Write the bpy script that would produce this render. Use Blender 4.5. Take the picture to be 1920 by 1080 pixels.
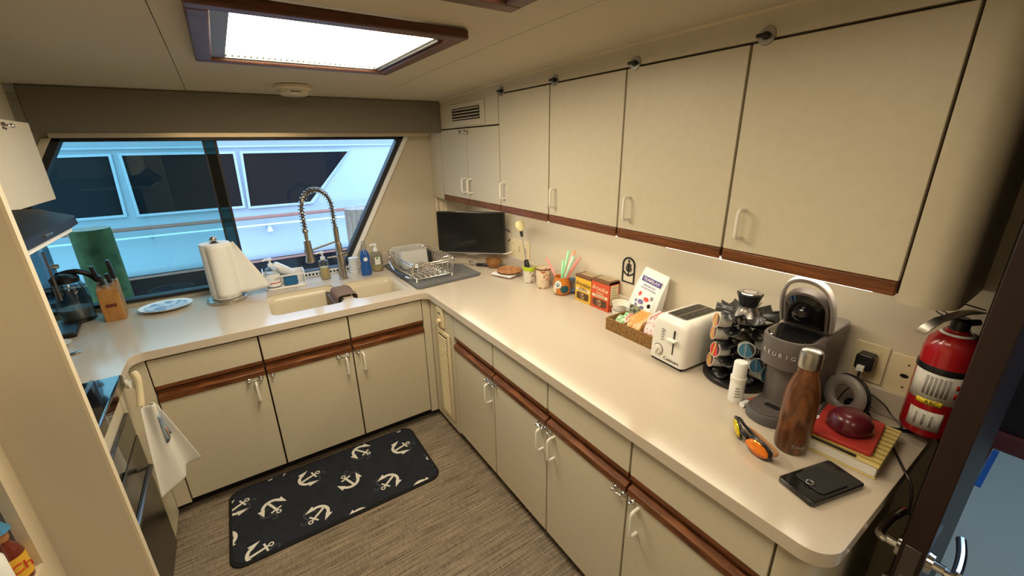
import bpy, bmesh, math, random
from mathutils import Vector, Matrix
random.seed(7)
PI = math.pi
for o in list(bpy.data.objects): bpy.data.objects.remove(o)
SC = bpy.context.scene
COL = SC.collection

# ------------------------------------------------------------------ camera
cam = bpy.data.cameras.new('camera'); co = bpy.data.objects.new('camera', cam); COL.objects.link(co)
cam.sensor_width = 36.0; cam.lens = 36.0 * 780.0 / 1920.0; cam.clip_start = 0.02; cam.clip_end = 100
co.matrix_world = Matrix(((0.829039, 0.195476, -0.523912, 0.0),
                          (-0.558915, 0.260248, -0.787328, 0.0),
                          (-0.017557, 0.945548, 0.325010, 1.495),
                          (0, 0, 0, 1)))
SC.camera = co
# ------------------------------------------------------------------ world, exposure
W = bpy.data.worlds.new('sky'); SC.world = W; W.use_nodes = True
bg = W.node_tree.nodes['Background']
bg.inputs[0].default_value = (0.43, 0.68, 1.0, 1); bg.inputs[1].default_value = 4.8
SC.view_settings.view_transform = 'Standard'; SC.view_settings.look = 'None'
SC.view_settings.gamma = 1.0; SC.view_settings.use_curve_mapping = False
SC.view_settings.exposure = 0.13
WARM = (1.0, 0.80, 0.52)
def area(name, loc, sx, sy, power, color=WARM, rot=(0, 0, 0)):
    l = bpy.data.lights.new(name, 'AREA'); l.shape = 'RECTANGLE'; l.size = sx; l.size_y = sy
    l.energy = power; l.color = color
    o = bpy.data.objects.new(name, l); COL.objects.link(o); o.location = loc; o.rotation_euler = rot
    return o

# ------------------------------------------------------------------ materials
MATS = {}
def mat(name, col, rough=0.5, metal=0.0, spec=0.5, coat=0.0, trans=0.0, ior=1.45, emit=None, es=0.0, alpha=1.0,
        noise=None, bump=None, stretch=(1, 1, 1), wood=None, weave=None):
    m = bpy.data.materials.new(name); MATS[name] = m; m.use_nodes = True
    nt = m.node_tree; N = nt.nodes; L = nt.links; p = N['Principled BSDF']
    p.inputs['Base Color'].default_value = (*col, 1); p.inputs['Roughness'].default_value = rough
    p.inputs['Metallic'].default_value = metal; p.inputs['Specular IOR Level'].default_value = spec
    p.inputs['Coat Weight'].default_value = coat; p.inputs['Transmission Weight'].default_value = trans
    p.inputs['IOR'].default_value = ior; p.inputs['Alpha'].default_value = alpha
    if emit: p.inputs['Emission Color'].default_value = (*emit, 1); p.inputs['Emission Strength'].default_value = es
    if noise or bump or wood:
        tc = N.new('ShaderNodeTexCoord'); mp = N.new('ShaderNodeMapping'); mp.inputs['Scale'].default_value = stretch
        L.new(tc.outputs['Object'], mp.inputs['Vector'])
    if noise:
        sc, c2, lo, hi = noise
        n = N.new('ShaderNodeTexNoise'); n.inputs['Scale'].default_value = sc; n.inputs['Detail'].default_value = 5
        r = N.new('ShaderNodeValToRGB'); r.color_ramp.elements[0].position = lo; r.color_ramp.elements[1].position = hi
        r.color_ramp.elements[0].color = (*c2, 1); r.color_ramp.elements[1].color = (*col, 1)
        L.new(mp.outputs[0], n.inputs['Vector']); L.new(n.outputs['Fac'], r.inputs['Fac']); L.new(r.outputs[0], p.inputs['Base Color'])
    if wood:
        sc, c2, dist = wood
        n = N.new('ShaderNodeTexNoise'); n.inputs['Scale'].default_value = sc; n.inputs['Detail'].default_value = 6; n.inputs['Distortion'].default_value = dist
        r = N.new('ShaderNodeValToRGB'); r.color_ramp.elements[0].position = .35; r.color_ramp.elements[1].position = .65
        r.color_ramp.elements[0].color = (*c2, 1); r.color_ramp.elements[1].color = (*col, 1)
        L.new(mp.outputs[0], n.inputs['Vector']); L.new(n.outputs['Fac'], r.inputs['Fac']); L.new(r.outputs[0], p.inputs['Base Color'])
    if bump:
        sc, st = bump
        n = N.new('ShaderNodeTexNoise'); n.inputs['Scale'].default_value = sc; n.inputs['Detail'].default_value = 3
        b = N.new('ShaderNodeBump'); b.inputs['Strength'].default_value = st; b.inputs['Distance'].default_value = .002
        L.new(mp.outputs[0], n.inputs['Vector']); L.new(n.outputs['Fac'], b.inputs['Height']); L.new(b.outputs[0], p.inputs['Normal'])
    return m
def glassmat(name, tint, gloss=0.06, rough=0.0):
    m = bpy.data.materials.new(name); MATS[name] = m; m.use_nodes = True
    nt = m.node_tree; N = nt.nodes; L = nt.links; N.clear()
    o = N.new('ShaderNodeOutputMaterial'); mx = N.new('ShaderNodeMixShader'); t = N.new('ShaderNodeBsdfTransparent'); g = N.new('ShaderNodeBsdfGlossy')
    t.inputs[0].default_value = (*tint, 1); g.inputs['Roughness'].default_value = rough
    lw = N.new('ShaderNodeLayerWeight'); lw.inputs[0].default_value = .25
    mt = N.new('ShaderNodeMath'); mt.operation = 'MULTIPLY_ADD'; mt.inputs[1].default_value = .5; mt.inputs[2].default_value = gloss
    L.new(lw.outputs['Fresnel'], mt.inputs[0]); L.new(mt.outputs[0], mx.inputs[0]); L.new(t.outputs[0], mx.inputs[1]); L.new(g.outputs[0], mx.inputs[2]); L.new(mx.outputs[0], o.inputs[0])
    return m
CREAM = (0.60, 0.54, 0.41)
mat('laminate', CREAM, .42, bump=(220, .06), noise=(40, (0.57, 0.51, 0.385), .3, .7))
mat('laminate_edge', (0.10, 0.065, 0.035), .6)
mat('wallpaint', (0.62, 0.55, 0.42), .6, bump=(160, .08))
mat('vinylwall', (0.58, 0.51, 0.38), .6, bump=(300, .15), noise=(6, (0.55, 0.48, 0.36), .3, .7))
mat('ceilingvinyl', (0.52, 0.465, 0.345), .65, bump=(260, .15))
mat('valancecloth', (0.19, 0.165, 0.12), .9, bump=(500, .4), noise=(260, (0.15, 0.13, 0.095), .35, .65), stretch=(1, 1, 4))
mat('partition', (0.62, 0.545, 0.425), .6, bump=(260, .1))
mat('edgecream', (0.72, 0.62, 0.45), .45)
mat('counter', (0.575, 0.50, 0.41), .17, spec=.55, noise=(230, (0.56, 0.48, 0.385), .34, .6), bump=(60, .015))
mat('sinkcream', (0.66, 0.58, 0.44), .3)
mat('teak', (0.20, 0.066, 0.018), .38, wood=(9, (0.085, 0.027, 0.009), 1.2), stretch=(1, 1, 9))
mat('mahogany', (0.018, 0.006, 0.004), .45, wood=(8, (0.010, 0.0035, 0.003), 1.0), stretch=(8, 8, 1))
mat('lampwood', (0.12, 0.042, 0.022), .4, wood=(14, (0.07, 0.024, 0.013), 1.0), stretch=(1, 1, 8))
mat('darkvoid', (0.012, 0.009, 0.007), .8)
mat('whiteplastic', (0.80, 0.77, 0.70), .35)
mat('ivory', (0.72, 0.62, 0.40), .35)
mat('white', (0.85, 0.85, 0.83), .4)
mat('paper', (0.86, 0.85, 0.82), .85, bump=(400, .2))
mat('black', (0.012, 0.012, 0.013), .3)
mat('blackmatte', (0.02, 0.02, 0.021), .6)
mat('blackgloss', (0.006, 0.006, 0.007), .08, coat=.5)
mat('screen', (0.006, 0.006, 0.006), .22)
mat('chrome', (0.75, 0.75, 0.76), .12, metal=1)
mat('steel', (0.50, 0.47, 0.43), .3, metal=1)
mat('brushed', (0.42, 0.40, 0.37), .32, metal=1)
mat('nickel', (0.45, 0.41, 0.35), .25, metal=1)
mat('darksteel', (0.16, 0.15, 0.14), .3, metal=1)
mat('wire', (0.80, 0.78, 0.74), .22, metal=1)
mat('grey', (0.10, 0.092, 0.09), .42)
mat('warmgrey', (0.125, 0.105, 0.100), .36)
mat('warmgreylight', (0.28, 0.255, 0.24), .30)
mat('matgrey', (0.10, 0.10, 0.10), .85)
mat('cardboard', (0.33, 0.22, 0.11), .8)
glassmat('paneblue', (0.57, 0.755, 0.73), .03)
glassmat('paneclear', (0.965, 0.985, 1.0), .02)
glassmat('panedeep', (0.10, 0.21, 0.20), .03)
glassmat('clearplastic', (0.88, 0.90, 0.90), .05, .05)
glassmat('smokeplastic', (0.42, 0.47, 0.50), .06, .05)
glassmat('carafeglass', (0.62, 0.72, 0.74), .08)
def milky(name, col, f):
    m = bpy.data.materials.new(name); MATS[name] = m; m.use_nodes = True
    N = m.node_tree.nodes; L = m.node_tree.links; p = N['Principled BSDF']; p.inputs['Base Color'].default_value = (*col, 1); p.inputs['Roughness'].default_value = .3
    mx = N.new('ShaderNodeMixShader'); t = N.new('ShaderNodeBsdfTransparent'); mx.inputs[0].default_value = f
    L.new(t.outputs[0], mx.inputs[1]); L.new(p.outputs[0], mx.inputs[2]); L.new(mx.outputs[0], N['Material Output'].inputs[0])
milky('milkplastic', (.72, .72, .70), .48)

# ------------------------------------------------------------------ mesh builder
class B:
    def __init__(s): s.bm = bmesh.new(); s.M = None
    def _v(s, p):
        p = Vector(p)
        return s.bm.verts.new(s.M @ p if s.M else p)
    def face(s, pts):
        try: return s.bm.faces.new([s._v(p) for p in pts])
        except ValueError: pass
    def box(s, x0, y0, z0, x1, y1, z1):
        if x0 > x1: x0, x1 = x1, x0
        if y0 > y1: y0, y1 = y1, y0
        if z0 > z1: z0, z1 = z1, z0
        v = [s._v(p) for p in ((x0,y0,z0),(x1,y0,z0),(x1,y1,z0),(x0,y1,z0),(x0,y0,z1),(x1,y0,z1),(x1,y1,z1),(x0,y1,z1))]
        for f in ((0,3,2,1),(4,5,6,7),(0,1,5,4),(1,2,6,5),(2,3,7,6),(3,0,4,7)): s.bm.faces.new([v[i] for i in f])
        return s
    def hexa(s, pts):
        v = [s._v(p) for p in pts]
        for f in ((0,3,2,1),(4,5,6,7),(0,1,5,4),(1,2,6,5),(2,3,7,6),(3,0,4,7)): s.bm.faces.new([v[i] for i in f])
        return s
    def loft(s, rings, cap0=True, cap1=True, closed=True):
        R = [[s._v(p) for p in r] for r in rings]
        n = len(R[0])
        for a, b in zip(R, R[1:]):
            for i in range(n if closed else n - 1):
                j = (i + 1) % n
                s.bm.faces.new((a[i], a[j], b[j], b[i]))
        if closed and cap0: s.bm.faces.new(R[0][::-1])
        if closed and cap1: s.bm.faces.new(R[-1])
        return s
    def lathe(s, prof, c=(0, 0, 0), n=24, sx=1, sy=1, cap0=True, cap1=True):
        rings = [[(c[0] + sx * r * math.cos(2*PI*i/n), c[1] + sy * r * math.sin(2*PI*i/n), c[2] + z) for i in range(n)] for r, z in prof]
        return s.loft(rings, cap0, cap1)
    def cyl(s, p0, p1, r0, r1=None, n=16, cap=True):
        r1 = r0 if r1 is None else r1
        p0, p1 = Vector(p0), Vector(p1); d = (p1 - p0).normalized()
        u = d.cross(Vector((0, 0, 1))) if abs(d.z) < .95 else d.cross(Vector((1, 0, 0))); u.normalize(); w = d.cross(u)
        rings = [[p + (u * math.cos(2*PI*i/n) + w * math.sin(2*PI*i/n)) * r for i in range(n)] for p, r in ((p0, r0), (p1, r1))]
        return s.loft(rings, cap, cap)
    def tube(s, pts, r, n=8, closed=False):
        P = [Vector(p) for p in pts]; m = len(P); rings = []; u = None
        for i, p in enumerate(P):
            if closed: d = (P[(i+1) % m] - P[i-1])
            else: d = P[min(i+1, m-1)] - P[max(i-1, 0)]
            d.normalize()
            if u is None: u = d.cross(Vector((0, 0, 1))) if abs(d.z) < .9 else d.cross(Vector((1, 0, 0)))
            u = u - d * u.dot(d)
            if u.length < 1e-6: u = d.cross(Vector((1, 0, 0)))
            u.normalize(); w = d.cross(u)
            rr = r[i] if isinstance(r, (list, tuple)) else r
            rings.append([p + (u * math.cos(2*PI*k/n) + w * math.sin(2*PI*k/n)) * rr for k in range(n)])
        if closed: rings.append(rings[0]); return s.loft(rings, False, False)
        return s.loft(rings)
    def sphere(s, c, r, n=12, sc=(1, 1, 1)):
        prof = [(max(math.sin(PI*i/(n//2+2)), 0.001), -math.cos(PI*i/(n//2+2))) for i in range(n//2+3)]
        rings = [[(c[0]+sc[0]*r*a*math.cos(2*PI*k/n), c[1]+sc[1]*r*a*math.sin(2*PI*k/n), c[2]+sc[2]*r*b) for k in range(n)] for a, b in prof]
        return s.loft(rings)
    def prism(s, poly, z0, z1):
        return s.loft([[(x, y, z0) for x, y in poly], [(x, y, z1) for x, y in poly]])
    def obj(s, name, m, parent=None, bevel=0, seg=2, smooth=False, subsurf=0, kind=None, solid=0, angle=40, wn=False):
        bm = s.bm; bmesh.ops.remove_doubles(bm, verts=bm.verts, dist=1e-6)
        bmesh.ops.recalc_face_normals(bm, faces=bm.faces)
        me = bpy.data.meshes.new(name); bm.to_mesh(me); bm.free()
        o = bpy.data.objects.new(name, me); COL.objects.link(o)
        me.materials.append(MATS[m] if isinstance(m, str) else m)
        if parent: o.parent = parent
        if solid: md = o.modifiers.new('solid', 'SOLIDIFY'); md.thickness = solid; md.offset = 0
        if bevel:
            md = o.modifiers.new('bevel', 'BEVEL'); md.width = bevel; md.segments = seg; md.limit_method = 'ANGLE'; md.angle_limit = math.radians(angle); md.harden_normals = False
        if subsurf: md = o.modifiers.new('sub', 'SUBSURF'); md.levels = subsurf; md.render_levels = subsurf
        if smooth or bevel or subsurf:
            me.polygons.foreach_set('use_smooth', [True] * len(me.polygons))
            if not subsurf: me.set_sharp_from_angle(angle=math.radians(35))
        if kind: o['kind'] = kind
        return o
def tag(o, label, cat, group=None):
    o['label'] = label; o['category'] = cat
    if group: o['group'] = group
    return o
def thing(name, label, cat, loc=(0, 0, 0), rz=0, group=None):
    o = bpy.data.objects.new(name, None); COL.objects.link(o); o.location = loc; o.rotation_euler = (0, 0, rz); o.empty_display_size = .05
    return tag(o, label, cat, group)
def copy_tree(o, parent=None):
    c = o.copy(); COL.objects.link(c); c.parent = parent
    for ch in list(o.children): copy_tree(ch, c)
    return c
def rrect(x0, y0, x1, y1, r, n=5):
    pts = []
    for cx, cy, a in ((x1-r, y0+r, -PI/2), (x1-r, y1-r, 0), (x0+r, y1-r, PI/2), (x0+r, y0+r, PI)):
        for i in range(n+1): t = a + PI/2*i/n; pts.append((cx + r*math.cos(t), cy + r*math.sin(t)))
    return pts
def arc(cx, cy, r, a0, a1, n=8):
    return [(cx + r*math.cos(a0+(a1-a0)*i/n), cy + r*math.sin(a0+(a1-a0)*i/n)) for i in range(n+1)]
def text(s, size, m, parent, loc, rot, depth=.0006, name='lettering', ax='CENTER', shear=0.0):
    c = bpy.data.curves.new(name, 'FONT'); c.body = s; c.size = size; c.extrude = depth/2; c.align_x = ax; c.align_y = 'CENTER'; c.resolution_u = 3; c.shear = shear
    t = bpy.data.objects.new('tmp', c); COL.objects.link(t)
    dg = bpy.context.evaluated_depsgraph_get(); me = bpy.data.meshes.new_from_object(t.evaluated_get(dg)); me.name = name
    bpy.data.objects.remove(t); me.materials.clear(); me.materials.append(MATS[m])
    o = bpy.data.objects.new(name, me); COL.objects.link(o); o.parent = parent
    o.location = loc; o.rotation_euler = rot
    return o
def struct(o): o['kind'] = 'structure'; return o
def catmull(P, k=6):
    P = [Vector(p) for p in P]; out = []
    for i in range(len(P)-1):
        a, b, c, d = P[max(i-1, 0)], P[i], P[i+1], P[min(i+2, len(P)-1)]
        for j in range(k):
            t = j/k
            out.append(.5*((2*b) + (c-a)*t + (2*a-5*b+4*c-d)*t*t + (3*b-a-3*c+d)*t**3))
    out.append(P[-1]); return out

# ================================================================== ROOM SHELL
ZT = 0.78                      # worktop top
XW, YW = 1.38, 2.62            # right wall, window wall
XL = -1.02                     # left wall
def zc(y): return 1.742 + .043*(1-((max(y, -.5)-.7)/1.72)**2)

# floor: woven vinyl
def floor_material():
    m = bpy.data.materials.new('wovenvinyl'); MATS['wovenvinyl'] = m; m.use_nodes = True
    N = m.node_tree.nodes; L = m.node_tree.links; p = N['Principled BSDF']; p.inputs['Roughness'].default_value = .75
    tc = N.new('ShaderNodeTexCoord')
    def tex(scale, sc, det):
        mp = N.new('ShaderNodeMapping'); mp.inputs['Scale'].default_value = scale; L.new(tc.outputs['Object'], mp.inputs[0])
        n = N.new('ShaderNodeTexNoise'); n.inputs['Scale'].default_value = sc; n.inputs['Detail'].default_value = det; L.new(mp.outputs[0], n.inputs['Vector']); return n
    a = tex((1, 30, 1), 5.5, 4); b = tex((30, 3, 1), 9, 2); c = tex((1, 1, 1), 3, 2)
    m1 = N.new('ShaderNodeMix'); m1.data_type = 'FLOAT'; m1.inputs[0].default_value = .30; L.new(a.outputs['Fac'], m1.inputs[2]); L.new(b.outputs['Fac'], m1.inputs[3])
    r = N.new('ShaderNodeValToRGB'); e = r.color_ramp.elements; e[0].position = .36; e[1].position = .64
    e[0].color = (0.085, 0.062, 0.042, 1); e[1].color = (0.33, 0.265, 0.19, 1)
    L.new(m1.outputs[0], r.inputs[0]); L.new(r.outputs[0], p.inputs['Base Color'])
    bp = N.new('ShaderNodeBump'); bp.inputs['Strength'].default_value = .5; bp.inputs['Distance'].default_value = .002
    L.new(m1.outputs[0], bp.inputs['Height']); L.new(bp.outputs[0], p.inputs['Normal'])
floor_material()
b = B(); b.box(XL-.1, -1.5, -.06, 1.42, YW+.1, 0); struct(b.obj('floor', 'wovenvinyl'))
# ceiling: three vinyl panels with seams, gently cambered
ceil = B(); ys = [YW+.1 - i*(YW+.1+1.5)/24 for i in range(25)]
ceil.loft([[(XL-.1, y, zc(y)+.012), (1.5, y, zc(y)+.012), (1.5, y, zc(y)+.06), (XL-.1, y, zc(y)+.06)] for y in ys])
ceil = struct(ceil.obj('ceiling', 'laminate_edge'))
for x0, x1 in ((XL-.1, -.0605), (-.0585, .751), (.753, 1.5)):
    p = B(); p.loft([[(x0, y, zc(y)), (x1, y, zc(y)), (x1, y, zc(y)+.011), (x0, y, zc(y)+.011)] for y in ys]); p.obj('ceiling_panel', 'ceilingvinyl', ceil, smooth=True)
# right wall (doorway beyond the counter end), back wall, left wall
b = B(); b.box(XW, .125, 0, XW+.05, YW+.05, 1.80); wall_right = struct(b.obj('wall_right', 'wallpaint'))
b = B(); b.box(XW, -.62, 0, XW+.05, -1.5, 1.80).box(XW, -.62, 1.70, XW+.05, .125, 1.80); struct(b.obj('wall_right_far', 'wallpaint'))
b = B(); b.box(XL-.05, -1.5, 0, 1.42, -1.55, 1.85); struct(b.obj('wall_back', 'wallpaint'))
b = B(); b.box(XL-.05, -1.55, 0, XL, YW+.05, 1.82); struct(b.obj('wall_left', 'wallpaint'))

# window wall: cut for the leaning window
WZ0, WZ1 = .80, 1.555
def wx(x_top, z): return x_top - (1.555 - z)*.582
XR, XLW = .975, -.565
b = B()
def wallpoly(pts): b.loft([[(x, YW, z) for x, z in pts], [(x, YW+.06, z) for x, z in pts]])
wallpoly([(XL-.05, 0), (XW+.05, 0), (XW+.05, WZ0), (XL-.05, WZ0)])
wallpoly([(XL-.05, WZ1), (XW+.05, WZ1), (XW+.05, 1.80), (XL-.05, 1.80)])
wallpoly([(wx(XR, WZ0), WZ0), (XW+.05, WZ0), (XW+.05, WZ1), (XR, WZ1)])
wallpoly([(XL-.05, WZ0), (wx(XLW, WZ0), WZ0), (XLW, WZ1), (XL-.05, WZ1)]) if wx(XLW, WZ0) > XL-.05 else None
struct(b.obj('wall_window', 'vinylwall'))
# window: black frame, white trim, two sliding panes, green-black meeting stile
win = bpy.data.objects.new('window_1', None); COL.objects.link(win); win.location = (0, YW, WZ0); struct(win)
def bar(name, m, p0, p1, wdt, y0, y1, dirv=(1, 0)):
    q = B(); (xa, za), (xb, zb) = p0, p1; dx, dz = dirv[0]*wdt, dirv[1]*wdt
    q.loft([[(xa, y0, za), (xa+dx, y0, za+dz), (xb+dx, y0, zb+dz), (xb, y0, zb)], [(xa, y1, za), (xa+dx, y1, za+dz), (xb+dx, y1, zb+dz), (xb, y1, zb)]])
    return q.obj(name, m, win, bevel=.002)
H = WZ1 - WZ0; dl = -H*.582
bar('frame', 'blackmatte', (XR-.045+dl, 0), (XR-.045, H), .03, -.012, .05)
bar('trim', 'white', (XR-.014+dl, 0), (XR-.014, H), .03, -.02, .04)
bar('frame', 'blackmatte', (XLW+dl, 0), (XLW, H), .03, -.012, .05)
bar('trim', 'edgecream', (XLW-.03+dl, 0), (XLW-.03, H), .03, -.02, .04)
bar('frame', 'blackmatte', (XLW, H-.014), (XR-.02, H-.014), .014, -.012, .05, (0, 1))
bar('frame', 'blackmatte', (XLW+dl, 0), (XR-.04+dl, 0), .016, -.012, .05, (0, 1))
bar('meeting_stile', 'blackmatte', (-.052, .016), (-.052, H-.014), .008, .0, .03)
bar('meeting_stile', 'blackmatte', (-.004, .016), (-.004, H-.014), .012, .008, .035)
q = B(); q.loft([[(-.044, y, .016), (-.004, y, .016), (-.004, y, H-.014), (-.044, y, H-.014)] for y in (.020, .024)]); q.obj('overlap_pane', 'panedeep', win)
def panez(x0t, x1t, slant0, slant1, y, m):
    q = B(); z0, z1 = .012, H-.006
    f = lambda xt, sl, z: xt - (H - z)*.582 if sl else xt
    q.loft([[(f(x0t, slant0, z0), yy, z0), (f(x1t, slant1, z0), yy, z0), (f(x1t, slant1, z1), yy, z1), (f(x0t, slant0, z1), yy, z1)] for yy in (y, y+.004)])
    q.obj('pane', m, win)
panez(XLW+.02, -.052, True, False, .012, 'paneblue')
panez(.008, XR-.03, False, True, .026, 'paneclear')
# sill air grille strip behind the sink
vs = thing('sill_vent', 'white slotted vent strip along the window sill behind the sink', 'vent', (.08, YW-.005, ZT))
q = B(); q.box(0, -.012, 0, .52, 0, .032); q.obj('strip', 'white', vs, bevel=.002)
for i in range(26):
    q = B(); q.box(.01+i*.0195, -.0135, .010, .01+i*.0195+.010, -.0115, .022); q.obj('slot', 'black', vs)

# valance across the window, header board with warm strip
vb = B(); vb.box(-.575, 2.42, 1.572, 1.128, 2.452, 1.741); val = vb.obj('valance', 'valancecloth', bevel=.006)
tag(val, 'taupe fabric valance box running above the window', 'valance')
q = B(); q.box(-.57, 2.452, 1.640, 1.12, YW, 1.652); q.obj('soffit_board', 'edgecream', val)
q = B(); q.box(-.57, 2.60, 1.556, 1.128, YW-.001, 1.577); q.obj('header_strip', 'edgecream', val, bevel=.003)
lt = thing('valance_lamp', 'slim warm strip lamp tucked under the valance above the window', 'lamp', (.10, 2.475, 1.612))
mat('lampglow', (1, .9, .7), .5, emit=(1.0, .74, .44), es=16)
q = B(); q.box(-.28, -.012, -.012, .28, .012, 0); q.obj('housing', 'white', lt)
q = B(); q.box(-.27, -.008, -.015, .27, .008, -.0125); q.obj('diffuser', 'lampglow', lt)
# corner trim post right of window wall
b = B(); b.box(1.135, YW-.018, ZT, 1.157, YW, 1.575).box(1.160, YW-.03, ZT, 1.19, YW, 1.60).box(1.192, YW-.022, ZT, 1.217, YW, 1.60); struct(b.obj('trim_1', 'edgecream', bevel=.004))
# toe kicks
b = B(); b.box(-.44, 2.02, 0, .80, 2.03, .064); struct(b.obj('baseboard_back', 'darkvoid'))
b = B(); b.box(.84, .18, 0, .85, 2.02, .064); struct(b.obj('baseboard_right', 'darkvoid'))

# ================================================================== CABINETS
def handle_pts(x, z0, z1, out):
    r = .010
    pts = [(x, 0, z1)]
    pts += [(x, -out+r-r*math.sin(t), z1-r+r*math.cos(t)) for t in [i*PI/2/4 for i in range(5)]]
    pts += [(x, -out+r-r*math.cos(t), z0+r-r*math.sin(t)) for t in [i*PI/2/4 for i in range(5)]]
    return pts + [(x, 0, z0)]
def pull(parent, x, z0, z1, y=0, out=.03, r=.0048):
    q = B(); q.tube([(a, bb+y, c) for a, bb, c in handle_pts(x, z0, z1, out)], r, 8); return q.obj('handle', 'whiteplastic', parent, smooth=True)
def hook(parent, xa, xb, z, y=0):
    q = B()
    for x in (xa, xb):
        q.cyl((x, y+.001, z), (x, y-.004, z), .011, .010, 14); q.cyl((x, y-.004, z), (x, y-.014, z), .0055, .004, 10); q.sphere((x, y-.016, z), .006, 10)
    q.tube([(xa, y-.013, z+.002), ((xa+xb)/2, y-.016, z-.003), (xb, y-.013, z)], .0032, 8)
    return q.obj('hook_latch', 'chrome', parent, smooth=True)
def eye(parent, x, z, y=0):
    q = B(); q.cyl((x, y+.001, z), (x, y-.004, z), .011, .010, 14); q.cyl((x, y-.004, z), (x, y-.014, z), .005, .004, 10); q.sphere((x, y-.016, z), .0062, 10)
    return q.obj('latch_eye', 'chrome', parent, smooth=True)
Z0C, Z1C = .066, .735
def base_cabinet(label, loc, rz, w, depth, extras, group):
    t = thing('base_cabinet', label, 'cabinet', loc, rz, group)
    g = .0034
    q = B(); q.box(.001, .018, Z0C, w-.001, .036, ZT-.036); q.box(.001, .036, Z0C, .016, depth, ZT-.036).box(w-.016, .036, Z0C, w-.001, depth, ZT-.036).box(.016, .036, Z0C, w-.016, depth, Z0C+.015).box(.016, depth-.012, Z0C+.015, w-.016, depth, ZT-.036); q.obj('carcass', 'laminate_edge', t)
    q = B(); q.box(g, 0, .622, w-g, .018, Z1C); q.obj('drawer_front', 'laminate', t, bevel=.0015)
    # teak grip: slanted upper strip, dark channel, projecting lower strip
    q = B(); q.hexa([(g, .001, .606), (w-g, .001, .606), (w-g, .018, .594), (g, .018, .594), (g, .001, .6215), (w-g, .001, .6215), (w-g, .018, .6215), (g, .018, .6215)]); q.obj('upper_rail', 'teak', t, bevel=.002)
    q = B(); q.box(g, .014, .580, w-g, .0178, .596); q.obj('grip_channel', 'teak', t)
    q = B(); q.hexa([(g, -.006, .553), (w-g, -.006, .553), (w-g, .018, .553), (g, .018, .553), (g, -.008, .578), (w-g, -.008, .578), (w-g, .014, .585), (g, .014, .585)]); q.obj('lower_rail', 'teak', t, bevel=.003)
    q = B(); q.box(g, 0, Z0C, w-g, .018, .552); d = q.obj('door', 'laminate', t, bevel=.0015)
    for e in extras:
        if e[0] == 'h': pull(d, e[1], .444, .534)
        elif e[0] == 'k': hook(d, e[1], e[2], .543)
        elif e[0] == 'e': eye(d, e[1], .543)
    return t
BX = [-.386, -.011, .361, .735]; YF = 1.962
base_cabinet('cream sink-side base cabinet nearest the stove, hook latch at its right', (BX[0], YF, 0), 0, BX[1]-BX[0], .56, [('h', .330), ('k', .305, .352)], 'base cabinets under the window')
base_cabinet('cream middle base cabinet under the sink with latches at both upper corners', (BX[1], YF, 0), 0, BX[2]-BX[1], .56, [('e', .022), ('h', .334), ('k', .302, .348)], 'base cabinets under the window')
base_cabinet('cream base cabinet under the window next to the louvred corner panel', (BX[2], YF, 0), 0, BX[3]-BX[2], .56, [('e', .022), ('h', .043)], 'base cabinets under the window')
RY = [1.687, 1.324, .961, .596, .227]; XF = .778
R90 = -PI/2
base_cabinet('cream base cabinet beside the louvred grille on the long right counter', (XF, RY[0], 0), R90, RY[0]-RY[1], .56, [('h', .340), ('k', .318, .352)], 'base cabinets along the long counter')
base_cabinet('second cream base cabinet from the louvred grille, handle on its right', (XF, RY[1], 0), R90, RY[1]-RY[2], .56, [('e', .020), ('h', .340), ('k', .322, .352)], 'base cabinets along the long counter')
base_cabinet('cream base cabinet below the toaster, handle left and hook latch right', (XF, RY[2], 0), R90, RY[2]-RY[3], .56, [('e', .022), ('h', .040), ('k', .322, .352)], 'base cabinets along the long counter')
base_cabinet('cream base cabinet at the near counter end, cut by the picture edge', (XF, RY[3], 0), R90, RY[3]-RY[4], .56, [('e', .022), ('h', .042)], 'base cabinets along the long counter')
# plain end panel at the counter end
ep = B(); ep.prism([(XF, .224)] + [(.84, .148)][:0] + [(x, y) for x, y in arc(XF+.06, .165+.06, .06, PI, 1.5*PI)] + [(1.36, .165), (1.36, .224)], .0, ZT-.036)
tag(ep.obj('end_panel', 'laminate', bevel=.001), 'plain cream end panel closing the near end of the long counter', 'panel')
# corner fillers
cf = thing('corner_filler', 'cream corner panel holding the thermostat plate and louvred grille', 'panel', (XF, 1.962, 0), R90)
q = B(); q.box(.001, 0, .05, .272, .018, ZT-.036); q.obj('panel', 'laminate', cf, bevel=.001)
q = B(); q.box(.0595, -.0005, .05, .0615, .001, .60); q.obj('seam', 'laminate_edge', cf); q = B(); q.box(.237, -.0008, .05, .2385, .001, .60); q.obj('seam', 'laminate_edge', cf)
g = B(); g.box(.092, -.008, .10, .225, 0, .606); gr = g.obj('grille_frame', 'ivory', cf, bevel=.003)
q = B(); q.box(.112, -.0085, .122, .205, -.002, .585); q.obj('grille_dark', 'blackmatte', gr)
for i in range(33):
    z = .128 + i*.0138
    q = B(); q.hexa([(.113, -.012, z), (.204, -.012, z), (.204, -.0075, z+.004), (.113, -.0075, z+.004), (.113, -.012, z+.002), (.204, -.012, z+.002), (.204, -.0075, z+.0085), (.113, -.0075, z+.0085)]); q.obj('louvre', 'ivory', gr)
th = B(); th.box(.108, -.012, .628, .178, 0, .732); th = th.obj('thermostat', 'ivory', cf, bevel=.003)
q = B(); q.box(.125, -.0135, .700, .155, -.0115, .706); q.obj('display_slot', 'black', th); q = B(); q.cyl((.145, -.012, .662), (.145, -.026, .662), .012, .010, 16); q.box(.143, -.030, .652, .147, -.026, .672); q.obj('dial', 'ivory', th, smooth=True)
q = B(); q.box(BX[3]+.001, YF, .05, XF-.001, YF+.018, ZT-.036); tag(q.obj('filler_strip', 'laminate', bevel=.001), 'narrow cream filler strip in the inner corner by the louvred grille', 'panel')
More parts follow.
